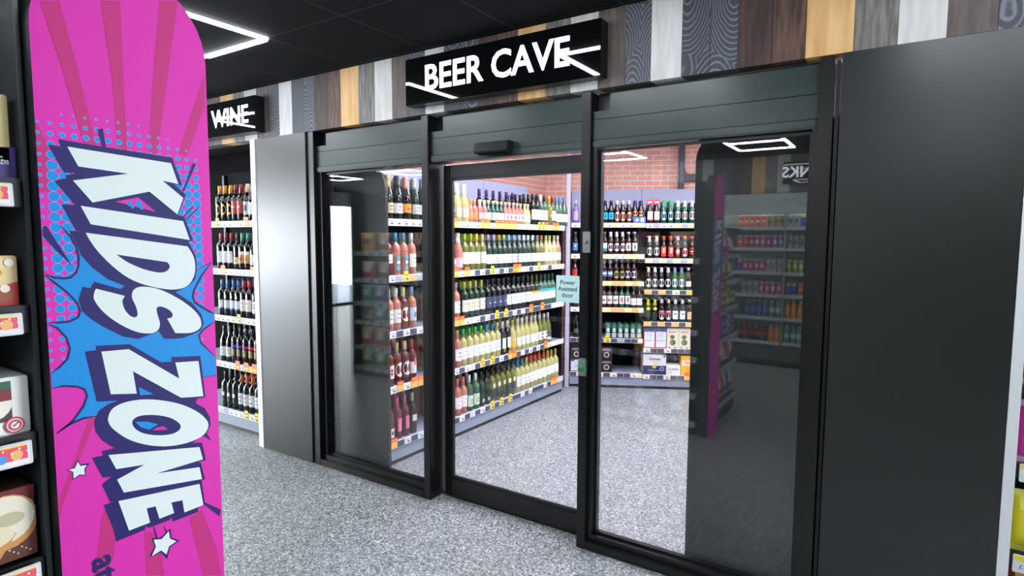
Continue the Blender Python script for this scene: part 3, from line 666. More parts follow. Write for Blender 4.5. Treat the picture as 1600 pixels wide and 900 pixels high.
# ------------------------------------------------------------------ bottles
GL = dict(dark=mat('dark_wine_glass', '#0e1210', .08, coat=.3), green=mat('dark_green_glass', '#1c3322', .08, coat=.3), olive=mat('olive_glass_white_wine', '#6c7038', .1, coat=.3),
          pale=mat('pale_straw_wine', '#b3b072', .1, coat=.3), clear=mat('clear_pale_wine', '#dcdcc2', .1, coat=.3), rose=mat('rose_wine', '#b57462', .1, coat=.3),
          red=mat('ruby_rose_wine', '#5f1826', .1, coat=.3), brown=mat('brown_beer_glass', '#2b1510', .08, coat=.3), beergreen=mat('green_beer_glass', '#0f4a34', .08, coat=.3),
          blackg=mat('black_bottle', '#08080a', .1, coat=.3), purple=mat('purple_glass', '#6a5fae', .2), midgreen=mat('mid_green_glass', '#3f6148', .1, coat=.3), cola=mat('smoke_can', '#1c2a2e', .3))
PROF = dict(
    bord=dict(r=.037, p=[(.034, 0), (.037, .004), (.037, .185), (.034, .205), (.018, .225), (.0145, .238), (.0145, .296)], cap=(.0152, .232, .300), lab=(.055, .150)),
    burg=dict(r=.039, p=[(.036, 0), (.039, .004), (.039, .155), (.035, .18), (.022, .215), (.0150, .245), (.0145, .292)], cap=(.0152, .236, .296), lab=(.045, .125)),
    champ=dict(r=.043, p=[(.039, 0), (.043, .005), (.043, .15), (.038, .18), (.024, .225), (.0165, .265), (.017, .300)], cap=(.0200, .222, .306), lab=(.045, .115)),
    small=dict(r=.029, p=[(.027, 0), (.029, .003), (.029, .110), (.024, .13), (.013, .155), (.0125, .192)], cap=(.0142, .170, .196), lab=(.03, .095)),
    beer=dict(r=.031, p=[(.029, 0), (.031, .003), (.031, .135), (.027, .155), (.0155, .18), (.0135, .20), (.0125, .236)], cap=(.0140, .228, .241), lab=(.035, .115)),
    tall=dict(r=.036, p=[(.033, 0), (.036, .004), (.036, .15), (.030, .19), (.019, .24), (.0145, .27), (.0145, .325)], cap=(.0152, .262, .330), lab=(.05, .13)),
    can=dict(r=.033, p=[(.027, 0), (.033, .008), (.033, .105), (.026, .118), (.0255, .121)], cap=None, lab=(.012, .104)),
    slimcan=dict(r=.027, p=[(.022, 0), (.027, .008), (.027, .145), (.021, .158), (.0205, .161)], cap=None, lab=(.012, .143)),
    soda=dict(r=.033, p=[(.030, 0), (.033, .006), (.031, .06), (.033, .11), (.030, .15), (.017, .185), (.013, .195), (.013, .208)], cap=(.0155, .196, .215), lab=(.065, .12)),
)
MESH = {}
def band(b, r, a, z0, z1, mt, seg=8, shape='rect'):
    vs = []; fs = []
    if shape == 'rect':
        for i in range(seg + 1):
            t = -a + 2 * a * i / seg
            for z in (z0, z1): vs.append((r * math.sin(t), -r * math.cos(t), z))
        for i in range(seg): fs.append((2 * i, 2 * i + 2, 2 * i + 3, 2 * i + 1))
    else:
        zc = (z0 + z1) / 2; h = (z1 - z0) / 2; n = 16
        vs.append((0, -r, zc))
        for k in range(n):
            q = 2 * PI * k / n
            if shape == 'oval': u, w = math.cos(q), math.sin(q)
            elif shape == 'shield':
                u, w = math.cos(q), math.sin(q); w = w if w < 0 else min(w, .75) / .75; u = u if w < 0 else math.copysign(min(1, abs(u) * 1.3), u)
            elif shape == 'diamond': s_ = abs(math.cos(q)) + abs(math.sin(q)); u, w = math.cos(q) / s_, math.sin(q) / s_
            t = a * u; vs.append((r * math.sin(t), -r * math.cos(t), zc + h * w))
        for k in range(n): fs.append((0, 1 + k, 1 + (k + 1) % n))
    b.add(vs, fs, mt, None, True)
def bottle_meshes(T):
    shape, glass, capc, label = T[0], T[1], T[2], T[3]
    P = PROF[shape]; key = ('b', shape, glass)
    if key not in MESH: MESH[key] = MB().lathe(P['p'], GL[glass] if glass in GL else C(glass), 14).mesh('bottle_glass')
    body = MESH[key]; cap = None
    if capc and P['cap']:
        long_ = 1
        if isinstance(capc, tuple): capc, long_ = capc
        key = ('c', shape, capc, long_)
        if key not in MESH:
            r, z0, z1 = P['cap']; z0 = z1 - (z1 - z0) * long_
            if shape == 'champ': pr = [(.026, z0), (r, z0 + .03), (r * .9, z1 - .03), (r * 1.02, z1 - .02), (r * .95, z1)]
            elif shape == 'beer' and long_ > 1: pr = [(.0185, z0), (.0150, (z0 + z1) / 2), (.0142, z1 - .01), (.0145, z1)]
            else: pr = [(r, z0), (r, z1 - .002), (r * .9, z1)]
            MESH[key] = MB().lathe(pr, mat('cap ' + capc, capc, .35), 12).mesh('bottle_cap')
        cap = MESH[key]
    key = ('l', shape, repr(label))
    if key not in MESH:
        r = P['r']; z0, z1 = P['lab']; b = MB()
        for i, L_ in enumerate(label):
            sh, col, a, f0, f1 = L_
            band(b, r + .0006 + .0004 * i, a, z0 + (z1 - z0) * f0, z0 + (z1 - z0) * f1, C(col), shape=sh)
        MESH[key] = b.mesh('bottle_label') if label else None
    return body, cap, MESH[key]
W = '#d9d8d5'; CR = '#d8d0b8'
def lab(col=W, mark='#55565c', a=1.15, extra=()): return (('rect', col, a, 0, 1), ('rect', mark, .35, .62, .72), ('rect', mark, .5, .3, .36)) + tuple(extra)
# name: (shape, glass, cap, label patches, description)
T = {
 'yel': ('bord', 'dark', '#e9a52a', (('oval', '#e8b33a', .95, 0, 1), ('rect', '#4a3a1a', .35, .5, .6)), 'yellow-capped red wine with round yellow label'),
 'redl': ('bord', 'dark', '#8e2a2e', (('rect', '#a83a3e', 1.1, .1, 1.2), ('rect', '#e6d9c6', .5, .6, .75)), 'dark-red capped wine with red label'),
 'port': ('bord', 'dark', '#d9c9a8', (('rect', '#c9ccd2', 1.1, 0, 1.1), ('rect', '#3b4350', .5, .3, .8)), 'cream-capped red wine with pale picture label'),
 'whl': ('bord', 'dark', '#8c2f38', lab('#d9dce2', '#9096a0'), 'red-capped dark wine with white label'),
 'crm': ('burg', 'dark', '#c2a878', (('oval', CR, .9, 0, 1), ('rect', '#5d6a4a', .4, .4, .5)), 'gold-capped dark wine with oval cream label'),
 'r3': ('bord', 'dark', '#9c3844', lab('#dfe3ea', '#a0a4ac'), 'wine-red capped bottle with plain white label'),
 'gd': ('bord', 'dark', '#3a2a2a', (('rect', '#d6c79c', 1.1, -.1, .5), ('rect', '#8d6b2c', .4, .1, .3)), 'black-capped dark wine with low gold label'),
 'tealc': ('bord', 'dark', '#1c8a70', (('rect', '#dfe0dc', 1.1, .72, 1), ('rect', '#c78a2c', 1.1, 0, .72), ('rect', '#6a2d50', .5, .2, .5)), 'teal-capped dark wine with orange and white label'),
 'brg': ('burg', 'dark', '#4a4038', lab('#d5d8da', '#8a8f96'), 'brown-capped sloping bottle with white label'),
 'bluec': ('bord', 'dark', '#3b6fae', (('rect', '#dfe4ee', 1.1, 0, .8), ('rect', '#3b62a0', 1.1, .0, .12), ('oval', '#d8dbe0', .35, .95, 1.3)), 'blue-capped dark wine with white and blue label'),
 'redc': ('bord', 'dark', '#b02a35', lab('#e4e0dc', '#b04040'), 'bright-red capped dark wine with white label'),
 'redc2': ('bord', 'dark', '#7d1f2c', (('rect', '#e6e2dc', 1.1, -.1, .9), ('rect', '#444', .7, .35, .42), ('rect', '#444', .7, .6, .66)), 'maroon-capped dark wine with lined white label'),
 'slope': ('burg', 'dark', '#23262a', lab('#e2e2dc', '#8a8a80'), 'sloping black-capped bottle with low white label'),
 'purp': ('bord', 'dark', '#14161a', (('rect', '#5a3fb0', 1.15, .82, 1.05), ('rect', '#8d7a40', .6, .1, .7)), 'black wine bottle with violet band and gold print'),
 'magb': ('bord', 'dark', '#14161a', (('rect', '#b02c58', 1.15, .82, 1.05), ('rect', '#8d7a40', .6, .1, .7)), 'black wine bottle with crimson band and gold print'),
 'orab': ('bord', 'dark', '#14161a', (('rect', '#e06a24', 1.15, .82, 1.05), ('rect', '#8d7a40', .6, .1, .7)), 'black wine bottle with orange band and gold print'),
 'sqb': ('bord', 'dark', '#1a1c1e', (('rect', '#d5d5d2', .5, .45, .8), ('rect', '#26282b', 1.1, 0, .3)), 'black-capped dark wine with small square label'),
 'orc': ('bord', 'dark', '#d8672c', lab('#dfe2e6', '#7a4a2a'), 'orange-capped dark wine with white label'),
 'pkc': ('bord', 'dark', '#c9307a', lab('#dfe2f0', '#7a4a6a'), 'pink-capped dark wine with white label'),
 # cave, left run
 'chy': ('champ', 'dark', '#c9b060', lab('#cfc8a0', '#6a6030'), 'gold-foiled sparkling wine with olive label'),
 'chb': ('champ', 'dark', '#1f1f24', lab('#dfdfe4', '#55565c'), 'black-foiled sparkling wine with white label'),
 'cho': ('champ', 'dark', '#e8a488', (('rect', '#e8963c', 1.1, .1, 1), ('rect', '#a85a1c', .4, .4, .6)), 'rose-foiled sparkling wine with orange label'),
 'chs': ('champ', 'green', '#a9b0b2', lab('#b9bdb8', '#7a7d78'), 'silver-foiled sparkling wine with grey label'),
 'chs2': ('champ', 'green', '#7e8488', lab('#e0e4e2', '#888'), 'grey-foiled sparkling wine with white label'),
 'blu': ('champ', 'dark', '#3d3fae', (('oval', '#5a58b8', .9, 0, 1), ('rect', '#d8d8f0', .4, .5, .7)), 'blue-foiled tall sparkling bottle with blue label'),
 'chw': ('champ', 'pale', '#e4ece4', lab('#efeee0', '#c0b890', .8), 'white-foiled pale sparkling wine'),
 'chor': ('small', 'rose', ('#f0955e', 2.2), (('rect', '#ee8a50', 1.1, 0, .9),), 'small orange-foiled rose sparkling bottle'),
 'chpk': ('small', 'rose', ('#f2d6da', 2.2), (('rect', '#f0b6c0', 1.1, 0, .9),), 'small pale-pink foiled rose bottle'),
 'smg': ('small', 'beergreen', '#efe6a8', lab('#dcebea', '#7aa7a8'), 'small green bottle with cream cap'),
 'smr': ('small', 'rose', '#f3dcc0', (('rect', '#f2c8cc', 1.1, 0, 1), ('diamond', '#d23a4a', .5, .2, .8)), 'small rose bottle with red-marked label'),
 'smy': ('small', 'pale', '#efe0a0', lab('#eeeedd', '#c0a040'), 'small pale bottle with white label'),
 'smred': ('small', 'rose', '#c8283c', lab('#f2e6e6', '#c04040'), 'small bottle with bright red cap'),
 'pur': ('bord', 'dark', '#4b2a66', (('rect', '#e4e0ea', 1.1, .8, 1), ('rect', '#2a1c3c', 1.1, 0, .8)), 'tall dark bottle with purple capsule'),
 'nav': ('bord', 'dark', '#201d28', lab('#e6e8ea', '#9a9ca4'), 'black-capped bottle with big white label'),
 'grc': ('bord', 'olive', '#5d6a2c', lab('#e6e8ea', '#9a9ca4'), 'moss-capped white wine with white label'),
 'whc': ('bord', 'midgreen', '#dde2e8', lab('#eceef2', '#5a6a8a'), 'white-capped green bottle with white label'),
 'brc': ('bord', 'midgreen', '#4a3236', lab('#eceef2', '#5a6a8a'), 'brown-capped green bottle with white label'),
 'sun': ('bord', 'olive', '#eaa41e', (('oval', '#eab23a', .9, .3, 1.4),), 'orange-capped white wine with yellow sun label'),
 'rdc': ('bord', 'midgreen', '#b3202c', lab('#eceef2', '#5a6a8a'), 'red-capped green bottle with white label'),
 'bcb': ('burg', 'midgreen', '#5d8fd0', lab('#e8eef2', '#6fae8e'), 'sky-blue capped green bottle with white label'),
 'mag': ('champ', 'red', '#c9909c', (('rect', '#d86a78', 1.1, -.2, .9), ('rect', '#f3e6e8', .6, .2, .7)), 'pink-foiled ruby sparkling wine with red label'),
 'magw': ('champ', 'rose', '#e4e0e0', (('rect', '#e8b0b4', 1.1, -.2, .9),), 'white-foiled rose sparkling wine with pink label'),
 'gc': ('bord', 'olive', '#8fb83c', lab('#eef0dc', '#c8ca60'), 'lime-capped white wine with ivory label'),
 'yc': ('bord', 'olive', '#e2c832', lab('#eef0dc', '#c8ca60'), 'yellow-capped white wine with ivory label'),
 'lav': ('burg', 'green', '#a3a2d8', lab('#dfe4f2', '#7a86c8'), 'lavender-capped wine with pale blue label'),
 'oc': ('burg', 'green', '#e0833a', lab('#dfe6f2', '#5a7ac8'), 'orange-capped wine with pale label'),
 'lc': ('burg', 'green', '#9acb2c', lab('#dfe6f2', '#5a7ac8'), 'lime-capped wine with pale label'),
 'sb': ('burg', 'green', '#8fb8d8', lab('#d5e0f2', '#4a6ac0'), 'ice-blue capped wine with blue-white label'),
 'wc': ('burg', 'green', '#dfe6ee', lab('#eceff4', '#5a6ab0'), 'white-capped wine with white label'),
 'gy': ('burg', 'olive', '#8d8f96', lab('#eceff4', '#b0b26a'), 'grey-capped wine with white label'),
 'cop': ('burg', 'olive', '#b56a3e', lab('#eceff4', '#b0b26a'), 'copper-capped wine with white label'),
 'pol': ('burg', 'pale', '#b9bd74', lab('#f0f0ea', '#b0b26a'), 'pale-olive capped straw wine with white label'),
 'prs': ('burg', 'rose', '#d9d0d0', lab('#f0f0ea', '#b0a0a0'), 'white-capped rose wine with square label'),
 'rsr': ('bord', 'red', '#26282c', (('rect', '#e8e0d8', 1.1, .35, 1), ('rect', '#caa', .4, .5, .6)), 'black-capped ruby rose wine with cream label'),
 'tq': ('bord', 'rose', '#2aa3c0', (('oval', '#2aa6c4', .95, -.2, .85), ('rect', '#d9f0f4', .4, .3, .5)), 'turquoise-capped rose wine with turquoise oval label'),
 'cw': ('bord', 'rose', '#e8e8ea', lab('#ece6e0', '#9a8a80'), 'white-capped rose wine with cream label'),
 'dg': ('bord', 'rose', '#6a6c72', lab('#ece6e0', '#9a8a80'), 'grey-capped rose wine with cream label'),
 'mauve': ('bord', 'rose', '#b58a98', lab('#ecE6e6', '#9a8a90'), 'mauve-capped rose wine with white label'),
 'bwc': ('bord', 'rose', '#7aa6c8', (('rect', '#c8d4e6', 1.1, 0, 1), ('diamond', '#4a6aa8', .5, .2, .7)), 'blue-capped rose wine with blue pattern label'),
 'ylg': ('bord', 'green', '#a9b43c', lab('#e4e2cc', '#8a8a60', 1.2), 'olive-yellow capped dark green bottle with cream label'),
 'nvb': ('bord', 'dark', '#2a2c32', (('rect', '#414a66', 1.15, 0, 1), ('rect', '#c8cad0', .4, .4, .5)), 'black-capped dark bottle with slate blue label'),
 'blw': ('bord', 'dark', '#1d1f22', lab('#e6e8ee', '#888a94', 1.2), 'black bottle with bright white label'),
 'ylb': ('bord', 'green', '#55501e', (('rect', '#e8e6e0', 1.15, 0, .8), ('rect', '#e0a82c', 1.15, .8, 1)), 'dark green bottle with amber-topped white label'),
 'tlb': ('bord', 'midgreen', '#2c4a44', (('rect', '#e8e6e0', 1.15, 0, .8), ('rect', '#2cb0b0', 1.15, .8, 1.1)), 'green bottle with teal-topped white label'),
 'mgc': ('bord', 'red', '#c83a8c', (('rect', '#eedfe2', 1.1, 0, 1), ('diamond', '#a8284c', .6, .2, .8)), 'magenta-capped blush wine with heart label'),
 'crc': ('bord', 'red', '#ddd28a', (('oval', '#efe6e0', 1.0, 0, 1.1), ('rect', '#a04050', .4, .4, .5)), 'cream-capped blush wine with oval label'),
 'rcc': ('bord', 'red', '#c42440', (('rect', '#efe0dc', 1.1, 0, .9), ('oval', '#d8607a', .4, .6, 1.2)), 'red-capped blush wine with white label'),
 'grr': ('bord', 'rose', '#9a9ca0', lab('#f0f0f0', '#3a3a3a', 1.1), 'grey-capped rose wine with white label'),
 'pkr': ('bord', 'rose', '#d88a76', lab('#f0f0f0', '#3a3a3a', 1.1), 'coral-capped rose wine with white label'),
 'grn': ('bord', 'pale', '#27ae56', lab('#eff2f0', '#a0a8a0', 1.2), 'emerald-capped white wine with white label'),
 'grn2': ('bord', 'pale', '#62c232', lab('#eff2f0', '#a0a8a0', 1.2), 'apple-green capped white wine with white label'),
 'tea2': ('bord', 'pale', '#2c90ac', lab('#eff2f0', '#a0a8a0', 1.2), 'petrol-blue capped white wine with white label'),
 'bei': ('bord', 'pale', '#cdbf80', lab('#e6ecf4', '#9ab0c8', 1.2), 'beige-capped white wine with bluish label'),
 'whd': ('bord', 'dark', '#e0e0dc', (('rect', '#e8eaec', .7, 0, 1), ('rect', '#7aa03a', .3, -.3, 0)), 'white-capped dark bottle with narrow white label'),
 'hon': ('burg', 'pale', '#c9a640', (('rect', '#d8b850', 1.1, 0, 1),), 'gold-capped wine with honey coloured label'),
 'pal': ('burg', 'pale', '#d9d8c8', lab('#f2f4f4', '#a0a8a0', .9), 'white-capped straw wine with white label'),
 'bwl': ('burg', 'olive', '#c8c8c4', (('rect', '#eeeeec', 1.1, 0, 1), ('diamond', '#1c1c1e', .4, .05, .45), ('diamond', '#1c1c1e', .4, .55, .95)), 'pale-capped wine with black-on-white arrow label'),
 'dkl': ('burg', 'olive', '#cfcfd2', (('rect', '#4e5c52', 1.1, 0, 1), ('rect', '#e8e8e6', 1.1, -.2, .1)), 'pale-capped wine with grey-green label'),
 'sal': ('bord', 'rose', '#e07a6c', lab('#f2ecee', '#d8a8b0', 1.2), 'salmon-capped rose wine with pale pink label'),
 'pinkc': ('bord', 'red', '#d85c8a', (('rect', '#e07a98', .5, 0, 1),), 'pink-capsuled ruby rose with narrow pink label'),
 'cow': ('bord', 'red', '#dfe2e2', (('rect', '#e4e4e2', 1.1, -.3, .4), ('oval', '#3a3a3c', .4, -.1, .2)), 'white-necked ruby rose with low patterned label'),
 'dkr': ('bord', 'dark', '#a4a69a', (('rect', '#dcd6cc', .6, .4, .9),), 'grey-capped dark amber bottle with square label'),
 'gwt': ('bord', 'midgreen', '#eceeee', (('rect', '#cfe2c8', 1.1, -.2, .8), ('oval', '#8ea88e', .5, 0, .5)), 'white-capped green bottle with pale green label'),
 'ngr': ('bord', 'green', '#142018', (('rect', '#aab4b0', .4, -.2, .1),), 'plain dark green bottle with tiny low label'),
 'sqs': ('bord', 'olive', '#20221c', (('rect', '#dfe6b8', .5, .75, 1.15), ('rect', '#3c4248', 1.1, -.2, .6)), 'black-capped bottle with small lime-white square label'),
 'tsh': ('bord', 'pale', '#1c7ca8', lab('#f2f4f4', '#8aa', 1.1), 'blue-capped straw wine with white label'),
 'src': ('bord', 'pale', '#d9503c', lab('#f2f4f0', '#c8c48a', 1.2), 'scarlet-capped straw wine with white label'),
 'ple': ('bord', 'pale', '#bfa84a', (('rect', '#f0f0ea', 1.15, .1, 1), ('rect', '#9ac03c', 1.15, 0, .1)), 'gold-capped straw wine with green-edged label'),
 # beer
 'cy': ('beer', 'blackg', ('#16181c', 4), (('rect', '#27b4d8', 1.0, .1, 1), ('shield', '#1c3c50', .5, .3, .8)), 'black bottle with bright cyan label'),
 'ipa': ('beer', 'brown', ('#e8e8e6', 3.2), (('oval', '#e8b39c', .95, -.15, 1.1), ('oval', '#b0685a', .35, .3, .65)), 'brown bottle with orange-pink oval label'),
 'nvp': ('beer', 'brown', ('#3a3c70', 4), (('oval', '#e8a884', .9, .5, 1.2), ('rect', '#4a6fc0', 1.1, -.1, .45)), 'navy-necked bottle with blue band label'),
 'pwr': ('beer', 'brown', ('#b9bcc6', 2), (('rect', '#e9d8e2', 1.1, .1, 1.2), ('rect', '#c8304a', 1.1, .0, .12)), 'brown bottle with pink-white square label'),
 'gbb': ('beer', 'beergreen', ('#4ab27a', 5), (('oval', '#b8cfe4', .9, 0, 1.2), ('diamond', '#3c6aa8', .4, .3, .8)), 'green-necked bottle with blue-white oval label'),
 'wrd': ('beer', 'beergreen', ('#eef0f0', 5), (('oval', '#eeeeec', 1.1, .1, 1.2), ('oval', '#e07a90', .6, .45, .85)), 'white-topped green bottle with white oval label'),
 'lgb': ('beer', 'brown', ('#8e96a0', 1), (('rect', '#cfe0ea', 1.1, .4, 1.1), ('rect', '#2c8a92', 1.1, .0, .4)), 'brown bottle with teal and pale label'),
 'wrn': ('beer', 'brown', ('#e4e4e8', 4), (('oval', '#f0e8ea', .95, 0, 1.1), ('oval', '#8a6a70', .35, .4, .7)), 'white-necked bottle with round white label'),
 'wsp': ('beer', 'brown', ('#c8c8cc', 1.5), (('rect', '#e8e2d8', .95, .1, 1.1), ('diamond', '#4a4a4c', .45, .2, .9)), 'brown bottle with cream crest label'),
 'wov': ('beer', 'blackg', ('#d4d4cc', 5), (('oval', '#d8d8d2', 1.0, 0, 1.1), ('rect', '#777', .5, .5, .58)), 'cream-necked black bottle with oval label'),
 'rof': ('beer', 'blackg', ('#d8582c', 3.4), (('rect', '#d83a34', 1.0, -.1, 1.2), ('shield', '#f2d8cc', .5, .3, 1)), 'orange-necked bottle with red figure label'),
 'rdi': ('beer', 'blackg', ('#e0b8c8', 3.4), (('diamond', '#d02c3c', 1.3, -.15, 1.2), ('diamond', '#f4e6e8', .7, .2, .9)), 'pink-necked bottle with red diamond label'),
 'rba': ('beer', 'blackg', ('#e07a5c', 2.5), (('oval', '#f0e4e2', 1.0, -.1, 1), ('rect', '#d02c3c', 1.0, .35, .6)), 'peach-capped bottle with red-banded label'),
 'rci': ('beer', 'blackg', ('#c8563c', 2), (('oval', '#d8302c', 1.0, .1, 1.1), ('rect', '#f4e6d8', .6, .5, .62)), 'black bottle with red disc label'),
 'bls': ('beer', 'brown', ('#8f9cc8', 4), (('rect', '#4a62a8', 1.0, .2, 1), ('rect', '#d8dce8', .8, .5, .8)), 'blue-necked bottle with blue label'),
 'ggd': ('beer', 'brown', ('#d8dcd0', 1.6), (('oval', '#b9a860', .9, 0, 1), ('oval', '#2f4a30', .5, .25, .75)), 'brown bottle with gold and green round label'),
 'sal2': ('beer', 'brown', ('#d0d0d4', 1.4), (('oval', '#eae2f0', 1.25, .05, 1), ('rect', '#4a4658', .8, .45, .62)), 'brown bottle with wide lilac-white label'),
 'arw': ('beer', 'blackg', ('#e8e8e2', 4), (('oval', '#ecebe2', 1.05, 0, 1.1), ('rect', '#222', .5, .5, .58)), 'white-necked black bottle with white oval label'),
 'blo': ('beer', 'beergreen', ('#8690c8', 4), (('oval', '#e4eaf0', 1.05, 0, 1.1), ('rect', '#5a6ac0', .4, .5, .6)), 'blue-necked green bottle with white oval label'),
 'sml': ('beer', 'brown', ('#d8c0b8', 2), (('rect', '#e6dcd4', 1.0, .1, .8),), 'brown bottle with small beige label'),
 'wsq': ('beer', 'brown', ('#b8b8ba', 1.4), (('rect', '#e2ded6', 1.05, .1, 1.2), ('rect', '#8a3c3a', .6, .5, .7)), 'brown bottle with cream square label'),
 'wsq2': ('beer', 'beergreen', ('#c0c0c2', 1.4), (('rect', '#e8e6e4', 1.05, .1, 1.2), ('diamond', '#9c2c44', .6, .3, 1.1)), 'green bottle with slashed red label'),
 'wbr': ('beer', 'brown', ('#c4c4c6', 1.4), (('rect', '#f0eef0', 1.15, 0, .9), ('rect', '#c8506a', .8, .3, .36)), 'brown bottle with bright white label'),
 'yne': ('beer', 'blackg', ('#d8d03a', 5), (('diamond', '#d8d03a', .8, 1.1, 1.6), ('rect', '#1c1c1e', .9, .1, .9)), 'black bottle with yellow neck label'),
 'shd': ('beer', 'brown', ('#e4c8d0', 3), (('shield', '#efe4e6', 1.05, -.1, 1.1), ('rect', '#c8284a', .8, .6, .85)), 'brown bottle with red and white shield label'),
 'nsq': ('beer', 'brown', ('#e4e6e6', 3.4), (('rect', '#e8ecd8', 1.05, 0, 1.1), ('rect', '#4a6a9a', .5, .6, .8)), 'white-necked brown bottle with pale square label'),
 'bsm': ('beer', 'brown', ('#d0c8b8', 1.5), (('rect', '#d8b890', 1.0, 0, 1),), 'brown bottle with tan label'),
 'lil': ('beer', 'purple', ('#b0a8d8', 3), (('rect', '#b49ad8', 1.0, 0, 1.2),), 'lilac bottle with lilac label'),
 'bbl': ('beer', 'blackg', ('#4a4c50', 2), (('rect', '#4a76c0', 1.0, .1, 1.1), ('diamond', '#dce4f4', .4, .5, .9)), 'black bottle with mid-blue label'),
 'rdb': ('beer', 'blackg', ('#b03a50', 2), (('rect', '#c83038', 1.0, -.2, 1.2),), 'black bottle with tall red label'),
 'dkb': ('beer', 'blackg', ('#3c3c40', 2), (('rect', '#55585a', .9, .2, .8),), 'dark bottle with grey label'),
 'gcan': ('slimcan', '#1a4a40', None, (('rect', '#16705a', 1.3, .55, 1), ('rect', '#b8c4c0', 1.1, 0, .35), ('oval', '#dfe6e2', .7, .4, .75)), 'tall green and silver cider can'),
}
ORD = ['first', 'second', 'third', 'fourth', 'fifth', 'sixth', 'seventh', 'eighth', 'ninth', 'tenth']
NUM = ['zero', 'one', 'two', 'three', 'four', 'five', 'six', 'seven', 'eight', 'nine', 'ten']
PROTO = {}; USED = set(); ALLB = []
def bottle(tn, M, name, cat, label, group, yaw=0.0):
    if tn not in PROTO:
        body, cap, lb = bottle_meshes(T[tn])
        r = bpy.data.objects.new(name, body); COL.objects.link(r)
        if cap: c = bpy.data.objects.new('bottle_cap', cap); COL.objects.link(c); c.parent = r
        if lb: c = bpy.data.objects.new('label', lb); COL.objects.link(c); c.parent = r
        PROTO[tn] = r
    else: r = copy_tree(PROTO[tn])
    r.name = name
    r.matrix_world = M @ Matrix.Rotation(yaw, 4, 'Z')
    tag(r, label, cat, group)
    return r
BACKROW = MB()
def rows_behind(tn, M):
    sh, gl, cp, lb = T[tn][:4]; P = PROF[sh]
    BACKROW.lathe([(r_, z_) for r_, z_ in P['p']], GL[gl] if gl in GL else C(gl), 8, M)
    if cp and P['cap']:
        c_ = cp[0] if isinstance(cp, tuple) else cp; r, z0, z1 = P['cap']
        BACKROW.lathe([(r, z0), (r, z1)], mat('cap ' + c_, c_, .35), 8, M)
def fill(F, z, runs, where, s0, inset=.062, name='wine_bottle', cat='wine bottle', group='', behind=1, pitch=.079, row2=.096):
    """F frame matrix; runs = [(type, count, pitch or None), ...]; bottles stand from s0 on"""
    s = s0; zt = z + .0445
    for run in runs:
        tn, n = run[0], run[1]; pt = run[2] if len(run) > 2 and run[2] else pitch
        if tn is None: s += n; continue
        pr_ = PROF[T[tn][0]]['r']; pt = max(pt, 2 * pr_ + (.004 if pr_ > .035 else .0008)); desc = T[tn][4]; key = (desc, where)
        assert key not in USED, key
        USED.add(key)
        for i in range(n):
            x = s + pt / 2; jx = random.uniform(-.0015, .0015) * (1 if pr_ > .035 else .15); jy = random.uniform(-.004, .004)
            M = F @ Matrix.Translation((x + jx, inset + jy, zt))
            pos = f', {ORD[i]} of {NUM[n]} from left' if n > 1 else ''
            if len((desc + pos + ' ' + where).split()) > 16: pos = f', {ORD[i]} of {NUM[n]}'
            bottle(tn, M, name, cat, f'{desc}{pos}, {where}', group, random.uniform(-.12, .12))
            for q in range(1, (0 if T[tn][0] == 'small' else behind) + 1): rows_behind(tn, F @ Matrix.Translation((x + random.uniform(-.004, .004), inset + row2 * q, zt)))
            s += pt
    print('ROWEND', where, round(s, 3)); return s
# ================================================================== WINE AISLE
ZS = [.118, .515, .905, 1.295, 1.685]
AF = frame_matrix((-5.42, 2.80, 0), 0)
ua, sa = shelf_unit('shelving_unit', 'white-railed wine shelving in the aisle beside the pink panel', 'shelving', (-5.42, 2.80, 0), 0, 1.18, .50, ZS, 2.2, back=M_DARKBACK, rail=M_RAILW)
SA = .585   # first bottle that the panel does not hide stands here
A = [
 [('sqb', 1), ('orc', 5), ('pkc', 1), (None, .0)],
 [('slope', 2), ('purp', 2), ('magb', 2), ('orab', 2)],
 [('bluec', 4), ('redc', 2), ('redc2', 2)],
 [('r3', 3), ('gd', 1), ('tealc', 2), ('brg', 2)],
 [('yel', 3), ('redl', 2), ('port', 1), ('whl', 1), ('crm', 1)],
]
A[0] = [('sqb', 3), ('orc', 4), ('pkc', 1)]
WH = ['bottom', 'second', 'third', 'fourth', 'top']
WHA = ['bottom aisle shelf', 'second aisle shelf up', 'middle aisle shelf', 'fourth aisle shelf up', 'top aisle shelf']
for k in range(5):
    fill(AF, ZS[k], A[k], WHA[k], 1.18 - 8 * .0745 - .018, group='wine bottles on the ' + WHA[k], pitch=.0745, behind=2)
    tickets(sa[k], ZS[k], {0: 'wwwwwwwwwgwwwgww', 1: 'wwwwwwwwwwwwwgcg', 2: 'wwwwwwwwwwwwggww', 3: 'wwwwwwwwwwwwwggc', 4: 'wwwwwwwwwwwwgwwg'}[k], wid=1.18)
for k, x, kd in ((4, .66, 'y'), (4, 1.06, 'o'), (3, .72, 'o'), (3, 1.13, 'p'), (2, .92, 'y'), (1, .88, 'o'), (1, 1.0, 'o'), (1, 1.11, 'o'), (0, .98, 'y'), (0, 1.12, 'y')):
    ticket(sa[k], x, ZS[k], kd)

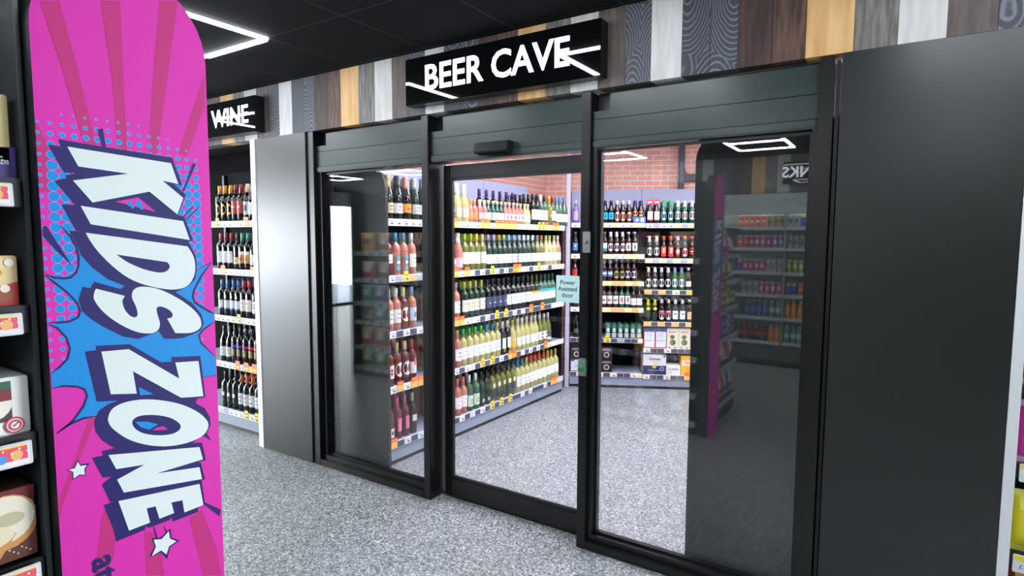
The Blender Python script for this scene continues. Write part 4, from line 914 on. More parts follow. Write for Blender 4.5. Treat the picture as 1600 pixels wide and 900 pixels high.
# ================================================================== CAVE, LEFT RUN
LF = frame_matrix((-2.95, 2.93, 0), PI / 2)
units = []
for i, (a, c) in enumerate(((0, .95), (.95, 1.73), (1.73, 2.53))):
    u, s = shelf_unit('shelving_unit', ('lavender-backed cave shelving bay nearest the glass, left run', 'middle shelving bay of the long left cave run', 'far shelving bay of the left cave run by the brick')[i], 'shelving',
                      (-2.95, 2.93 + a, 0), PI / 2, c - a, .48, ZS, 2.15, upper=M_LAV, ztop_split=1.74, rail=M_RAILW, group='shelving bays of the left cave run')
    units.append((a, c, s))
MB().box(.801, .812, .03, .45, 0.02, 1.70, M_DARKBACK).build('side_panel', u)
def left_tickets(k, seq, x0=.0, pitch=.0705):
    x = x0 + .04
    for c_ in seq:
        for a, c, s in units:
            if a + .036 <= x < c - .036 and c_ != '.': ticket(s[k], x - a, ZS[k], c_)
        x += pitch
left_tickets(4, 'wwwwwwwwwwpwwpwppwpppppwwwwwyypwppw')
left_tickets(3, 'wgycgwwwwwpwpwnwnywnwnopnwnwywwnww')
left_tickets(2, 'wnwnwnwnwwppwnwnwnynynwnwnonnonn')
left_tickets(1, 'wpwppnwnwnwnwynynynwnponwnwnwnow')
left_tickets(0, 'pnwnwnwnnwnwnpnwnynynynnwnwnnnwnpp')
X0 = .02
Lr = {
 4: [('chy', 1, .08), ('chb', 1, .088), ('cho', 1, .088), ('chs', 1, .088), ('chs2', 1, .088), (None, .225), ('blu', 1, .085), ('chw', 2, .09), ('chor', 2, .068), ('chpk', 2, .065), ('smg', 4, .064), ('smr', 5, .064), ('smy', 2, .064), (None, .01), ('nav', 2, .076), ('whc', 1, .076), ('brc', 1, .076), ('sun', 1, .076), ('rdc', 1, .072), ('bcb', 3, .08)],
 3: [('rsr', 1, .078), ('tq', 2, .08), ('cw', 1, .078), (None, .28), ('mag', 2, .09), ('magw', 1, .09), ('gc', 2), ('yc', 2), ('lav', 2), ('oc', 1), ('lc', 1), ('sb', 3), ('wc', 3), ('gy', 1), ('cop', 1), ('pol', 3), ('prs', 1)],
 2: [('cw', 2, .076), ('crc', 1, .076), ('bwc', 1, .076), (None, .28), ('dg', 1), ('prs', 1), ('mauve', 1), (None, .02), ('ylg', 4), ('nvb', 4), ('blw', 5), ('ylb', 2), ('tlb', 4)],
 1: [('mgc', 1, .076), ('crc', 2, .078), ('rcc', 1, .078), (None, .29), ('grr', 2), ('pkr', 1), ('grn', 2), ('grn2', 2), ('tea2', 2), ('bei', 1), ('whd', 2), ('hon', 1), ('pal', 5), ('bwl', 2), ('dkl', 1)],
 0: [('cow', 1, .076), ('pinkc', 2, .076), ('dkr', 1, .078), (None, .29), ('sal', 4), ('gwt', 2), ('ngr', 2), ('sqs', 5), ('tsh', 2), ('bei', 1), ('src', 4), ('ple', 3)],
}
WHL = ['bottom left-run shelf', 'second left-run shelf', 'middle left-run shelf', 'fourth left-run shelf', 'top left-run shelf']
for k in range(5):
    fill(LF, ZS[k], Lr[k], WHL[k], X0, group='bottles on the ' + WHL[k], pitch=.0815, behind=3)
# taller bottles standing behind the little ones on the top shelf
for i in range(6):
    M = LF @ Matrix.Translation((1.28 + i * .105, .17, ZS[4] + .0445))
    bottle('pur', M, 'wine_bottle', 'wine bottle', f'tall purple-capsuled bottle behind small bottles, {ORD[i]} of six from left', 'purple-capsuled bottles on the top left-run shelf')

# ================================================================== CAVE, BACK RUN
BF = frame_matrix(tuple(AB), RB)
ZL = [.118, .492, .822, 1.105, 1.392, 1.722]; ZR = [.108, .395, .678, 1.018, 1.350, 1.718]
ub1, sb1 = shelf_unit('shelving_unit', 'left bay of beer shelving on the back wall with an emptier bottom', 'shelving', tuple(AB + TB * -.315), RB, .777, .48, ZL, 2.155, upper=M_LAV, ztop_split=1.76, rail=M_RAILC, tray=M_GREYMETAL)
ub2, sb2 = shelf_unit('shelving_unit', 'right bay of beer shelving with boxed multipacks at the bottom', 'shelving', tuple(AB + TB * .464), RB, .98, .48, ZR, 2.155, upper=M_LAV, ztop_split=1.76, rail=M_RAILC, tray=M_GREYMETAL)
for k, seq in enumerate(('nwnnwnwnnwn', 'nnwnnyngnnn', 'wwwwllcclcl', 'cwccllcclcc', 'wwlwllwwllw', 'wwwwlwlwwlw')):
    tickets(sb1[k], ZL[k], seq, wid=.777)
for k, seq in enumerate(('wnnwnnpnwn', 'wnnwnnnwnn', 'cncncncncn', 'cncnwncncn', 'lglglglclg', 'wgwwlglgwl')):
    tickets(sb2[k], ZR[k], seq, wid=.98)
hs = MB().box(.455, .470, .425, .448, 1.77, 2.15, M_GREYMETAL)
bl = [
 None,
 None,
 [('dkb', 1, .07), (None, .245), ('wsq', 3), ('wsq2', 2), ('wbr', 2)],
 [('rdb', 1, .07), (None, .245), ('bls', 2), ('ggd', 2), ('sal2', 2)],
 [('bbl', 1, .07), (None, .245), ('lgb', 1), ('wrn', 3), ('wsp', 2)],
 [('lil', 1, .07), (None, .245), ('cy', 2), ('ipa', 3), ('nvp', 2)],
]
WBL = ['bottom', 'second', 'third', 'fourth', 'fifth', 'top']
for k in (2, 3, 4, 5):
    fill(BF @ Matrix.Translation((-.315, 0, 0)), ZL[k], bl[k], WBL[k] + ' back-left bay shelf', .012, inset=.052, name='beer_bottle', cat='beer bottle', group=f'beer bottles on the {WBL[k]} shelf of the back left bay', row2=.07, pitch=.0625, behind=3)
fill(BF @ Matrix.Translation((-.315, 0, 0)), ZL[1], [(None, .02), ('dkb', 1, .07)], 'second back-left bay shelf', .012, inset=.052, name='beer_bottle', cat='beer bottle', group='cans and bottles low in the back left bay', row2=.07, behind=3)
fill(BF @ Matrix.Translation((-.315, 0, 0)), ZL[1], [('gcan', 6, .066)], 'second back-left bay shelf', .375, inset=.052, name='cider_can', cat='can', group='cider cans in the back left bay', row2=.066, behind=2)
br_ = {
 5: [('pwr', 2, .070), ('gbb', 2, .072), ('wrd', 4, .072)],
 4: [('wov', 2, .074), ('rof', 2, .072), ('rdi', 1, .074), ('rba', 1, .074), ('rci', 1, .074)],
 3: [('arw', 4, .068), ('blo', 2, .070), ('sml', 2, .070)],
 2: [('yne', 2, .072), ('shd', 2, .070), ('nsq', 2, .074), ('bsm', 2, .072)],
}
for k in br_:
    fill(BF @ Matrix.Translation((.464, 0, 0)), ZR[k], br_[k], WBL[k] + ' back-right bay shelf', .012, inset=.052, name='beer_bottle', cat='beer bottle', group=f'beer bottles on the {WBL[k]} shelf of the back right bay', row2=.07, behind=3)

# boxed packs
def carton(name, label, cat, F, x, y, z, w, d, h, mt, deco=None, group=None):
    M = F @ Matrix.Translation((x + w / 2, y, z)); r = bpy.data.objects.new(name, None); COL.objects.link(r); r.empty_display_size = .03
    r.matrix_world = M; tag(r, label, cat, group)
    MB().box(-w / 2, w / 2, 0, d, 0, h, mt, b=.003).build('carton', r)
    if deco: deco(r, w, h)
    return r
def disc(b, cx, cz, r_, y, mt, n=16, sx=1.0, xm=9.0):
    b.prism([(max(-xm, min(xm, cx + r_ * sx * math.cos(2 * PI * k / n))), cz + r_ * math.sin(2 * PI * k / n)) for k in range(n)], y - .0006, y, mt, Matrix.Rotation(PI / 2, 4, 'X'))
def rect(b, x0, x1, z0, z1, mt, y=.0012): b.box(x0, x1, -y, -.0002, z0, z1, mt)
def txt(r, s, size, col, x, z, sx=1.0, bold=0.0, y=.002): return text_obj('pack_lettering', s, size, C(col), Matrix.Translation((x, -y, z)) @ STAND, r, depth=.0004, bold=bold, sx=sx)
def d_red(r, w, h):
    b = MB(); rect(b, -w / 2 + .006, w / 2 - .006, .012, h * .82, C('#dfe3ea')); rect(b, -w / 2, w / 2, h * .84, h, C('#3c5a88'))
    disc(b, 0, h * .68, w * .3, .0018, C('#c8d4e2')); rect(b, -w * .36, w * .36, h * .36, h * .40, C('#9aa6b6'), .0016); b.build('pack_print', r)
def d_mor(r, w, h):
    b = MB(); g = C('#2f6a48'); sk = C('#d8a07c')
    disc(b, .0, h * .30, w * .26, .0014, g); disc(b, -w * .06, h * .50, w * .13, .0020, sk); disc(b, -w * .04, h * .57, w * .18, .0026, C('#4e7a40'), sx=1.1)
    rect(b, -w * .2, -w * .02, h * .22, h * .38, C('#c86a3c'), .0028); rect(b, -w * .35, -w * .15, .006, .016, C('#333')); rect(b, w * .12, w * .32, .006, .016, C('#333'))
    b.build('pack_print', r); txt(r, 'MORETTI', .020, '#c83a34', 0, h * .80, .95, .0006)
def d_cor(r, w, h):
    b = MB(); rect(b, -w / 2 + .001, w / 2 - .001, .002, h * .45, C('#22345e')); disc(b, 0, h * .42, .022, .0024, C('#e8b62c')); disc(b, w * .32, h * .30, .024, .0022, C('#aeb4c0')); disc(b, w * .32, h * .30, .017, .0030, C('#5a6478'))
    rect(b, -w * .28, w * .2, h * .2, h * .235, C('#8a96b8'), .0022); rect(b, w * .38, w * .47, h * .86, h * .98, C('#6a6e78')); b.build('pack_print', r)
    txt(r, 'Corona', .040, '#3a3c44', 0, h * .78, .9, .001); txt(r, 'Extra', .022, '#9a8a5a', 0, h * .61, 1.1)
def d_nob(r, w, h): txt(r, 'La Noble', .034, '#4a4c54', 0, h * .62, .8, .0005); txt(r, 'soft', .020, '#8a8c94', -w * .15, h * .3)
def d_vive(r, w, h):
    b = MB(); rect(b, -w * .42, w * .42, h * .52, h * .76, C('#f0e6d0')); rect(b, -w * .05, -w * .01, 0, h * .5, C('#e87a1c')); disc(b, w * .25, h * .88, .014, .002, C('#d8563c')); disc(b, w * .3, h * .25, .018, .002, C('#9ac04a')); b.build('pack_print', r)
    txt(r, 'VIVE', .034, '#c8485a', 0, h * .64, .75, .001)
def d_blk(r, w, h):
    b = MB(); disc(b, 0, h * .42, .030, .0018, C('#d8d2c4')); disc(b, 0, h * .42, .021, .0026, C('#3a3a3c')); rect(b, -w * .4, w * .4, h * .76, h * .86, C('#8a8a86')); rect(b, -w * .3, w * .3, h * .88, h * .92, C('#c8506a')); b.build('pack_print', r)
FR = BF @ Matrix.Translation((.464, 0, 0)); FLb = BF @ Matrix.Translation((-.315, 0, 0))
zt = ZR[1] + .0445
carton('beer_carton', 'red-edged white beer carton, left one of the pair', 'carton', FR, .010, .03, zt, .118, .2, .215, C('#c8385a'), d_red, 'red-edged beer cartons')
carton('beer_carton', 'red-edged white beer carton, right one of the pair', 'carton', FR, .130, .03, zt, .118, .2, .215, C('#c8385a'), d_red, 'red-edged beer cartons')
carton('beer_carton', 'cream beer carton with hatted man, beside the red-edged cartons', 'carton', FR, .252, .03, zt, .120, .2, .22, C('#e8dfc8'), d_mor, 'cream beer cartons')
carton('beer_carton', 'cream beer carton with hatted man, nearer the dark end panel', 'carton', FR, .374, .03, zt, .120, .2, .22, C('#e8dfc8'), d_mor, 'cream beer cartons')
zt = ZR[0] + .0445
carton('beer_case', 'wide white and navy beer case with yellow sun badge', 'carton', FR, .006, .02, zt, .242, .26, .222, C('#e2e2e0'), d_cor)
carton('drink_carton', 'white bottle carrier with pale lettering', 'carton', FR, .252, .02, zt, .145, .14, .11, C('#eceaea'), d_nob)
fill(FR, ZR[0], [('sml', 2, .068)], 'white carrier beside the navy case', .256, inset=.20, name='beer_bottle', cat='beer bottle', group='bottles standing behind the white carrier', behind=0)
carton('drink_carton', 'yellow and orange drinks carton at the back bay bottom', 'carton', FR, .402, .02, zt, .13, .2, .215, C('#eeb02c'), d_vive)
zt = ZL[0] + .0445
carton('beer_pack', 'black shrink-wrapped pack, lower of the two stacked', 'carton', FLb, .335, .03, zt, .125, .2, .135, C('#17181a'), d_blk, 'stacked black packs')
carton('beer_pack', 'black shrink-wrapped pack, upper of the two stacked', 'carton', FLb, .335, .03, zt + .1355, .125, .2, .135, C('#17181a'), d_blk, 'stacked black packs')
carton('beer_pack', 'red and white beer pack low beside the grey post', 'carton', FLb, .010, .03, zt, .13, .2, .135, C('#a83a40'), d_red)
carton('beer_pack', 'dark beer pack on top of the red one beside the post', 'carton', FLb, .010, .03, zt + .1355, .13, .2, .135, C('#202224'), d_blk)
# promo cards stood on the top back shelf
r = bpy.data.objects.new('promo_card', None); COL.objects.link(r); r.matrix_world = BF @ Matrix.Translation((.400, -.004, ZL[5] + .062)); tag(r, 'small blue promotional card on the top back shelf edge', 'card')
b = MB(); b.box(-.062, .062, 0, .002, -.01, .05, C('#4a74c4')); b.box(-.04, -.01, -.001, 0, .005, .03, C('#e8dfe6')); b.box(.01, .045, -.001, 0, .0, .04, C('#e8ecf4')); b.build('card', r)
for i in range(2):
    r = bpy.data.objects.new('neck_card', None); COL.objects.link(r); r.matrix_world = FR @ Matrix.Translation((.047 + i * .070, .028, ZR[5] + .245)) @ Matrix.Rotation(-.12, 4, 'Y')
    tag(r, f'red cardboard neck flag over the pink-labelled bottles, {("left", "right")[i]} one', 'card', 'red neck flags'); b = MB(); b.box(-.034, .034, -.002, 0, 0, .052, C('#d84858')); b.box(-.025, .02, -.003, -.002, .018, .034, C('#f4dcdc')); b.build('card', r)

r = BACKROW.build('bottles_behind'); tag(r, 'further rows of bottles standing behind the front bottles on all shelves', 'bottles', kind='stuff')
# ================================================================== GONDOLA BEHIND THE PINK PANEL
ZG = [.125, .445, .70, .965, 1.20, 1.43]
M_DKTRAY = mat('dark_tray', '#17181a', .4); M_GRAIL = mat('grey_ticket_rail', '#7e8484', .4)
M_GLOSSBACK = mat('dark_gloss_back', '#474c50', .25)
# end bay facing +X: local x runs along world +Y
ue, se = shelf_unit('shelving_unit', 'black end-of-aisle shelving beside the pink KIDS ZONE panel', 'shelving', (-1.30, -.325, 0), PI / 2, .735, .42, ZG + [1.652], 2.05, back=M_GLOSSBACK, rail=mat('dark_rail', '#0f1011', .4), plinth=M_BLACK, tray=M_DKTRAY)
MB().box(.737, .745, .0, .42, 0, 2.05, M_GLOSSBACK).build('side_panel', ue)
# long side facing +Y
ug, sg = shelf_unit('shelving_unit', 'long black snack shelving facing the beer cave glass', 'shelving', (-1.37, .725, 0), PI, 4.0, .28, [.065, .30, .60, .82, 1.09, 1.40], 2.08, back=M_DARKBACK, rail=M_GRAIL, plinth=M_BLACK, tray=M_DKTRAY)
rounded = rounded_panel('shelf_end_panel', 'dark rounded end panel at the far end of the snack shelving', -.02, .02, 0, .5, 2.12, 0, 0, M_ENDP)
rounded.location = (-5.40, .24, 0)

# confectionery bags and boxes
def bag_mesh(w, h, d, c1, c2, c3, key):
    if key in MESH: return MESH[key]
    b = MB(); n, m_ = 8, 10; vs = []; fs = []
    for side in (-1, 1):
        for j in range(m_ + 1):
            v = j / m_; e = math.sin(PI * min(1, max(0, (v - .06) / .88))) ** .5 if .06 < v < .94 else 0
            for i in range(n + 1):
                u = i / n; q = math.sin(PI * u) ** .6 if 0 < u < 1 else 0
                y = d / 2 + side * (d / 2 * e * q + .0008) + .003 * math.sin(9 * u + 5 * v) * e * q
                vs.append(((u - .5) * w * (1 - .05 * e), y, v * h))
    N_ = (n + 1) * (m_ + 1)
    cols = []
    for side in (0, 1):
        for j in range(m_):
            for i in range(n):
                a = side * N_ + j * (n + 1) + i
                q = (a, a + 1, a + n + 2, a + n + 1)
                fs.append(q if side == 0 else q[::-1])
                cols.append(2 if (side == 0 and 4 <= j <= 6 and 2 <= i <= 5) else (1 if j in (0, 9) or (side == 0 and j in (7, 8) and 1 <= i <= 6) else 0))
    for j in range(m_):
        for i in (0, n):
            a = j * (n + 1) + i; c_ = a + n + 1; q = (a, c_, c_ + N_, a + N_)
            fs.append(q); cols.append(0)
    b.add(vs, fs, C(c1), None, True)
    k2, k3 = b.m(C(c2)), b.m(C(c3))
    b.mi = [(0, k2, k3)[c_] for c_ in cols]
    MESH[key] = b.mesh('bag'); return MESH[key]
def box_mesh(w, h, d, c1, c2, c3, key):
    if key in MESH: return MESH[key]
    b = MB().box(-w / 2, w / 2, 0, d, 0, h, C(c1), b=.002); b.box(-w * .4, w * .4, -.0008, 0, h * .12, h * .35, C(c2)); disc(b, 0, h * .66, min(w, h) * .24, .001, C(c3), 12)
    MESH[key] = b.mesh('box'); return MESH[key]
SN = [('#b9332e', '#e8d9a0', '#f2f0e6', 'red'), ('#2f7a3c', '#c8e0a0', '#f2f0e6', 'green'), ('#2a52a8', '#a8c8f0', '#f2e6d0', 'blue'), ('#c8498c', '#f0c8dc', '#fff4f8', 'pink'), ('#d8a02c', '#f4e0a0', '#8a3c1c', 'amber'),
      ('#6a3f8c', '#c8b0e0', '#f0e8f8', 'violet'), ('#8c5a3a', '#d8c0a0', '#f2ead8', 'brown'), ('#2c8f90', '#a8dcd8', '#f0f8f4', 'teal'), ('#c9c4b8', '#8a4a4a', '#4a6a4a', 'cream')]
def goods_row(F, z, x0, x1, w, h, seq, where, group, kind='bag'):
    n = int((x1 - x0) / w); pt = (x1 - x0) / n
    for i in range(n):
        c1, c2, c3, cn = SN[seq[i % len(seq)]]
        key = (kind, round(w, 3), round(h, 3), cn)
        me = (bag_mesh if kind == 'bag' else box_mesh)(w * .93, h, min(.06, w * .5), c1, c2, c3, key)
        nm = 'sweet_bag' if kind == 'bag' else 'snack_box'
        o_ = bpy.data.objects.new(nm, me); COL.objects.link(o_)
        o_.matrix_world = F @ Matrix.Translation((x0 + (i + .5) * pt, .03, z + .0445)) @ Matrix.Rotation(random.uniform(-.06, .06), 4, 'Z')
        tag(o_, f'{cn} {("sweet bag" if kind == "bag" else "snack box")}, {ORD[i] if i < 10 else "number " + str(i + 1)} from left, {where}', 'bag' if kind == 'bag' else 'box', group)
EF = frame_matrix((-1.30, -.325, 0), PI / 2); GF = frame_matrix((-1.37, .725, 0), PI)
WHE = ['bottom', 'second', 'third', 'fourth', 'fifth', 'sixth']
eg = [(.14, .25, [2, 0, 2, 0], 'bag'), (.17, .20, [3, 8, 0, 8], 'bag'), (.11, .17, [2, 8, 2, 2, 8], 'box'), (.10, .16, [1, 1, 4, 1, 1], 'box'), (.15, .18, [8, 6, 0, 8], 'bag'), (.13, .17, [8, 3, 0, 8], 'bag')]
for k, (w, h, sq, kd) in enumerate(eg):
    goods_row(EF, ZG[k], .02, .52 if k >= 3 else .72, w, h, sq, f'{WHE[k]} end-bay shelf', f'goods on the {WHE[k]} end-bay shelf', kd)
    tickets(se[k], ZG[k], 'gggggggggg' if k > 2 else 'gggggggggg', wid=.55 if k > 2 else .738)
gg = [(.20, .19, [1, 7, 4, 1], 'bag'), (.21, .23, [0, 8, 3, 6], 'bag'), (.20, .17, [8, 4, 1, 7], 'bag'), (.2, .2, [7, 1, 1, 2], 'bag'), (.22, .2, [1, 8, 6, 0], 'bag'), (.24, .22, [6, 8, 0, 4], 'bag')]
ZGG = [.065, .30, .60, .82, 1.09, 1.40]
def goods_long():
    for k, (w, h, sq, kd) in enumerate(gg):
        for a, c_, nm in ((.02, .62, 'near-end'), (2.9, 3.95, 'far-end')):
            goods_row(GF, ZGG[k], a, c_, w, h, sq, f'{nm} of {WHE[k]} long-side shelf', f'goods on the {WHE[k]} long-side shelf', kd)
        tickets(sg[k], ZGG[k], '.'.join('w' * 26), wid=4.0, pitch=.075)
goods_long()

# --- the nearest goods, at the left edge of the picture (end bay, right-hand side)
def near_item(name, label, cat, ymax, w, z0, z1, col, deco, d=.16):
    # local x along world +Y; front faces +X
    M = Matrix.Translation((-1.315, ymax - w, z0)) @ Matrix.Rotation(PI / 2, 4, 'Z')
    r = bpy.data.objects.new(name, None); COL.objects.link(r); r.matrix_world = M; tag(r, label, cat); r.empty_display_size = .03
    MB().box(0, w, 0, d, 0, z1 - z0, C(col), b=.002).build('carton', r); deco(r, w, z1 - z0); return r
def rr(b, x0, x1, z0, z1, col, y=.0010): b.box(x0, x1, -y, -.0001, z0, z1, C(col))
def dsc(b, x, z, q, col, y=.0016, sx=1.0, xm=9.0): disc(b, x, z, q, y, C(col), 20, sx, xm)
def n1(r, w, h):
    b = MB(); dsc(b, w - .030, h - .035, .013, '#b5302c'); dsc(b, w - .030, h - .065, .013, '#24482c'); rr(b, w - .05, w - .012, h - .013, h - .003, '#3a3470')
    for i in range(4): rr(b, w - .044, w - .016, h - .092 - i * .006, h - .090 - i * .006, '#c83a34')
    b.prism([(0, 0), (w - .001, 0), (w - .001, .025), (0, .085)], .0012, .002, C('#3b2a78'), Matrix.Rotation(PI / 2, 4, 'X'))
    b.build('pack_print', r)
near_item('chocolate_box', 'cream and purple chocolate box standing in purple tray', 'box', .4015, .12, 1.699, 1.845, '#dcc88c', n1, .05)
def n2(r, w, h):
    b = MB(); rr(b, w - .055, w - .016, .019, .021, '#d8d4ea'); rr(b, w - .060, w - .020, .040, .042, '#d8d4ea')
    b.build('pack_print', r); txt(r, 'BOARDS', .0105, '#e2deee', w - .030, .032, .9, .0003); txt(r, 'BY', .0105, '#e2deee', w - .034, .0245, .9, .0003)
tr = near_item('display_tray', 'purple cardboard display tray on the upper end-bay shelf', 'tray', .4095, .14, 1.697, 1.757, '#46318c', n2, .012)
def holder(ymax, z0, z1, k, w=.11):
    M = Matrix.Translation((-1.284, ymax - w, z0)) @ Matrix.Rotation(PI / 2, 4, 'Z') @ Matrix.Rotation(-.06, 4, 'X')
    r = bpy.data.objects.new('ticket_holder', None); COL.objects.link(r); r.matrix_world = M
    tag(r, f'clear-edged ticket holder with festive red and gold card, {("top", "second", "third", "lowest")[k]} in the end bay', 'ticket holder', 'festive ticket holders'); h = z1 - z0
    MB().box(0, w, 0, .004, 0, h, mat('grey_plastic_edge', '#ccd0d2', .3), b=.0015).build('holder', r)
    b = MB(); rr(b, .004, w - .006, .004, h - .004, '#e8dcdc'); rr(b, .006, w - .008, .012, h - .006, '#d8485c', .0014); dsc(b, w - .045, h * .42, .0075, '#3a8ee0', .0022); dsc(b, w - .024, h * .5, .009, '#e0a868', .0022)
    for i in range(9): dsc(b, .01 + i * .0115, h * (.75 if i % 2 else .6), .0016, '#f4f0f0', .0026)
    rr(b, .006, w - .008, h - .007, h - .005, '#e8c43c', .002); b.build('festive_card', r)
holder(.393, 1.652, 1.692, 0); holder(.395, 1.430, 1.468, 1); holder(.397, 1.198, 1.240, 2); holder(.399, .962, 1.012, 3)
def n3(r, w, h):
    b = MB(); b.prism([(0, 0), (w - .001, 0), (w - .001, .045), (0, .015)], .0008, .0016, C('#b52a2c'), Matrix.Rotation(PI / 2, 4, 'X'))
    dsc(b, w - .022, .024, .014, '#8a4a2c', .0026); dsc(b, w - .020, .034, .007, '#e8d8c8', .0034); dsc(b, w - .028, .062, .006, '#d8963c', .002); dsc(b, w - .012, h - .012, .007, '#f0ead8', .002); b.build('pack_print', r)
near_item('biscuit_box', 'cream and red biscuit box on the middle end-bay shelf', 'box', .4005, .12, 1.476, 1.567, '#e2c890', n3)
def n4(r, w, h):
    b = MB(); rr(b, 0, w - .026, .026, h - .006, '#43302c'); dsc(b, w - .058, .060, .030, '#e4ddce', .0020, 1.1, w - .026); rr(b, 0, w - .026, h - .030, h - .006, '#2c5a40', .0024); rr(b, w - .060, w - .026, h - .040, h - .020, '#7a2430', .0028)
    dsc(b, w - .024, .018, .0145, '#b43a50', .0030); dsc(b, w - .024, .018, .0118, '#efe6e4', .0036); dsc(b, w - .024, .018, .0100, '#c8506a', .0042); dsc(b, w - .024, .018, .0062, '#efe6e4', .0048)
    b.prism([(w - .028, .018), (w - .026, .0155), (w - .0185, .0225), (w - .0195, .0235), (w - .026, .0180), (w - .027, .0195)], .0050, .0056, C('#1c2420'), Matrix.Rotation(PI / 2, 4, 'X'))
    b.build('pack_print', r)
near_item('pudding_box', 'white window box with iced pudding and round red stamp', 'box', .4057, .14, 1.248, 1.352, '#e6e8e2', n4)
def n5(r, w, h):
    b = MB(); rr(b, 0, w, h - .020, h, '#6a1420'); rr(b, 0, w, 0, h * .42, '#5c2f20', .0012)
    dsc(b, w - .045, h * .56, .050, '#c8884a', .0020, 1.0, w); dsc(b, w - .045, h * .60, .043, '#ddd6c4', .0028, 1.0, w); dsc(b, w - .038, h * .60, .012, '#b8ae90', .0034, 1.8)
    b.prism([(w - .14, .008), (w - .055, .012), (w - .030, .050), (w - .14, .056)], .0036, .0044, C('#c48c50'), Matrix.Rotation(PI / 2, 4, 'X')); dsc(b, w - .085, .052, .022, '#dccfae', .0052, 2.4)
    for i in range(6): dsc(b, w - .012 - i * .006, .012 + (i % 3) * .005, .0012, '#e8dfd0', .0056)
    b.build('pack_print', r)
near_item('mince_pie_box', 'dark brown box picturing mince pies, lowest visible in the end bay', 'box', .4037, .17, 1.020, 1.150, '#3c2c26', n5)

# ================================================================== DRINKS FRIDGE (seen in the glass)
FF = frame_matrix((-.20, -2.50, 0), PI)
r = empty('drinks_fridge', (-.20, -2.50, 0), PI); tag(r, 'long open-fronted drinks fridge with dark base, reflected in the glass', 'fridge')
M_FG = mat('fridge_grey', '#8e9694', .4)
b = MB().box(0, 3.0, .1, .28, 2.02, 2.18, mat('fridge_canopy', '#c6cecb', .4)).box(0, 3.0, 0, .28, 1.98, 2.02, M_FG); b.build('canopy', r)
MB().box(0, 3.0, .02, .29, .08, .27, mat('fridge_base', '#4a5250', .4), b=.01).box(0, 3.0, .05, .29, 0, .08, M_BLACK).build('base', r)
MB().box(0, 3.0, .27, .29, .27, 1.98, mat('fridge_liner', '#9fa7a3', .4)).build('back_panel', r)
for x in (0, 1.051, 2.0, 2.97): MB().box(x, x + .022, 0.0, .27, .27, 1.98, M_FG).build('divider', r)
ZF = [.27, .58, .865, 1.15, 1.45, 1.71]
T['c_or'] = ('slimcan', '#c8c8c8', None, (('rect', '#d8583c', 1.4, 0, 1), ('rect', '#f0e0c8', .6, .4, .6)), 'orange-red slim drinks can')
T['c_gd'] = ('slimcan', '#c8c8c8', None, (('rect', '#8a7a40', 1.4, 0, 1), ('rect', '#2c2c2c', .6, .4, .6)), 'olive-gold slim drinks can')
T['c_bl'] = ('slimcan', '#c8c8c8', None, (('rect', '#3a4ab0', 1.4, 0, 1), ('rect', '#e0c83c', 1.4, .8, 1)), 'blue slim drinks can')
T['c_pk'] = ('slimcan', '#c8c8c8', None, (('rect', '#c03a78', 1.4, 0, 1), ('rect', '#f4d8e4', .6, .3, .7)), 'pink slim drinks can')
T['c_vi'] = ('slimcan', '#c8c8c8', None, (('rect', '#7a5ab0', 1.4, 0, 1), ('rect', '#e8e0f4', .6, .3, .7)), 'violet slim drinks can')
T['c_si'] = ('slimcan', '#b8c0c0', None, (('rect', '#aab4b4', 1.4, 0, 1), ('rect', '#5a6868', .6, .3, .7)), 'silver slim drinks can')
T['c_gn'] = ('slimcan', '#c8c8c8', None, (('rect', '#9ab82c', 1.4, 0, 1), ('rect', '#e8f0c8', .6, .3, .7)), 'lime-green slim drinks can')
T['s_bl'] = ('soda', '#3a5a88', '#dfe6ea', (('rect', '#4a78b8', 1.4, 0, 1),), 'blue soft drink bottle')
T['s_or'] = ('soda', '#d8842c', '#e8e8e8', (('rect', '#e0a850', 1.4, 0, 1),), 'orange soft drink bottle')
T['s_dk'] = ('soda', '#1c1614', '#c8303c', (('rect', '#c02c34', 1.4, 0, 1),), 'dark cola bottle with red label')
T['s_te'] = ('soda', '#5c8a84', '#e8f0ee', (('rect', '#cfe2de', 1.4, 0, 1),), 'teal water bottle')
G_ = (None, .034)
FR_ = {5: [('c_bl', 3), ('c_si', 2), G_, ('c_gd', 3), ('c_or', 5)], 4: [('c_si', 5), G_, ('c_vi', 2), ('c_pk', 4), ('c_or', 2)], 3: [('c_gn', 5), G_, ('c_si', 3), ('c_pk', 4), ('c_bl', 1)],
       2: [('c_or', 3), ('c_bl', 2), G_, ('c_pk', 4), ('c_si', 3)], 1: [('s_or', 5), G_, ('s_te', 2), ('s_bl', 4)], 0: [('s_te', 5), G_, ('s_or', 2), ('s_dk', 5)]}
MB().box(0, 3.0, -.012, -.001, 1.93, 2.02, mat('fridge_canopy', '#c6cecb', .4)).build('valance', r)
MB().box(.1, 2.9, .012, .040, 1.962, 1.979, mat('fridge_lamp', '#f2fbff', .5, emit=30)).build('lamp', r)
for k in range(6):
    s = MB().box(.031, 2.969, .02, .268, ZF[k] + .022, ZF[k] + .044, mat('fridge_shelf', '#b9c0bd', .4)).build('shelf', r)
    MB().box(.031, 2.969, 0, .02, ZF[k] + .01, ZF[k] + .05, mat('fridge_rail', '#c8ceca', .4)).build('price_rail', s)
    fill(FF, ZF[k], FR_[k], f'fridge {WHE[k]} shelf', .70 if k > 1 else .68, inset=.062, name='drink_can' if k > 1 else 'drink_bottle', cat='can' if k > 1 else 'bottle', group=f'drinks on the {WHE[k]} fridge shelf', behind=0, pitch=.069 if k > 1 else .073)

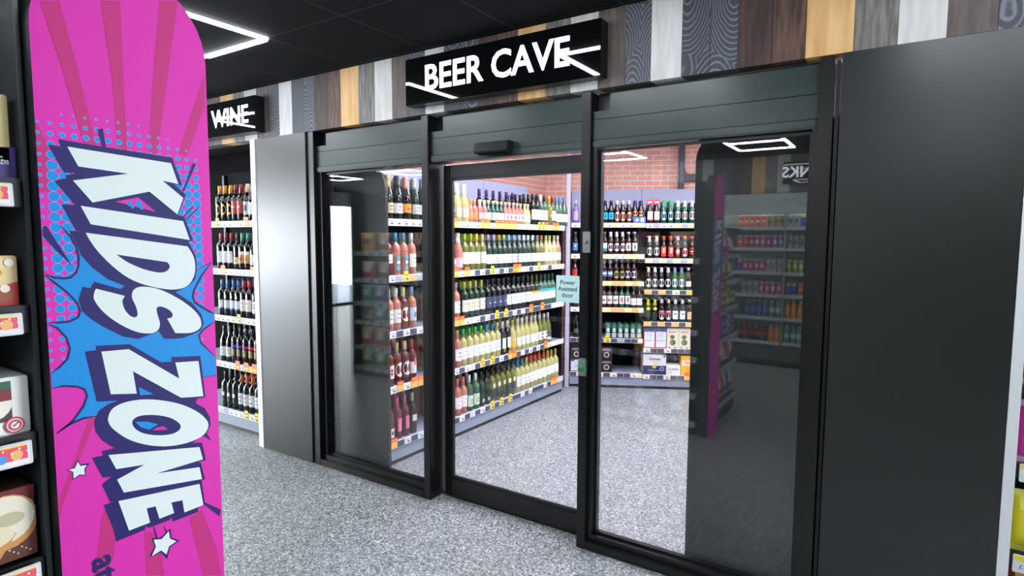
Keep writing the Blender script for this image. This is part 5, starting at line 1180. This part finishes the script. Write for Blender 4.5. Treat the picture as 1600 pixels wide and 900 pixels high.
# ================================================================== CRISP SHELVES AT THE RIGHT EDGE
ZC = [.12, .40, .74, 1.03, 1.33, 1.64]
uc, sc_ = shelf_unit('shelving_unit', 'crisp shelving at the right edge beyond the pale upright', 'shelving', (.36, 2.78, 0), 0, 1.0, .42, ZC, 2.2, back=M_DARKBACK, rail=mat('dark_rail', '#0f1011', .4), tray=M_DKTRAY)
CRP = [('#7a2418', '#c8a03c', '#e8dfc0'), ('#d8c81e', '#efe66a', '#c8782c'), ('#c02c90', '#e8c4dc', '#e8d03c'), ('#a81c2c', '#d8b83c', '#f0e6d8'), ('#c8a83c', '#a81c2c', '#f4efe0'), ('#5a2a1c', '#c8a83c', '#f0e6d8')]
CN = ['rust-red', 'yellow', 'magenta', 'dark red', 'gold and red', 'brown']
for k in range(6):
    for i in range(2):
        me = bag_mesh(.19, .235, .07, *CRP[k], ('crisp', k)); o_ = bpy.data.objects.new('crisp_bag', me); COL.objects.link(o_)
        o_.location = (.36 + .105 + i * .2, 2.79 + .015, ZC[k] + .0445); o_.rotation_euler.z = random.uniform(-.1, .1)
        tag(o_, f'{CN[k]} crisp bag, {("beside the pale upright", "second from the pale upright")[i]}', 'crisp bag', f'{CN[k]} crisp bags')
for k in (0, 1, 2, 3):
    o_ = empty('price_card', (.40, 2.776, ZC[k] + .0)); tag(o_, 'white and yellow £1.35 price card, ' + ('lowest', 'second lowest', 'second from top', 'topmost')[k] + ' at the right edge', 'price card', 'price cards on the crisp shelves')
    b = MB().box(-.020, .055, -.006, 0, -.012, .056, C('#dfe2e6'), b=.003).box(-.016, .053, -.0072, -.006, .034, .052, C('#e8cf2c')); b.build('card', o_)
    text_obj('price_lettering', '£1.35', .022, M_INK, Matrix.Translation((.022, -.0066, .012)) @ STAND, o_, depth=.0004)

# labels must be 4 to 16 words
for o_ in bpy.data.objects:
    if o_.parent is None and 'label' in o_.keys():
        n_ = len(o_['label'].split())
        if not 4 <= n_ <= 16: print('LABEL LENGTH', n_, o_['label'])
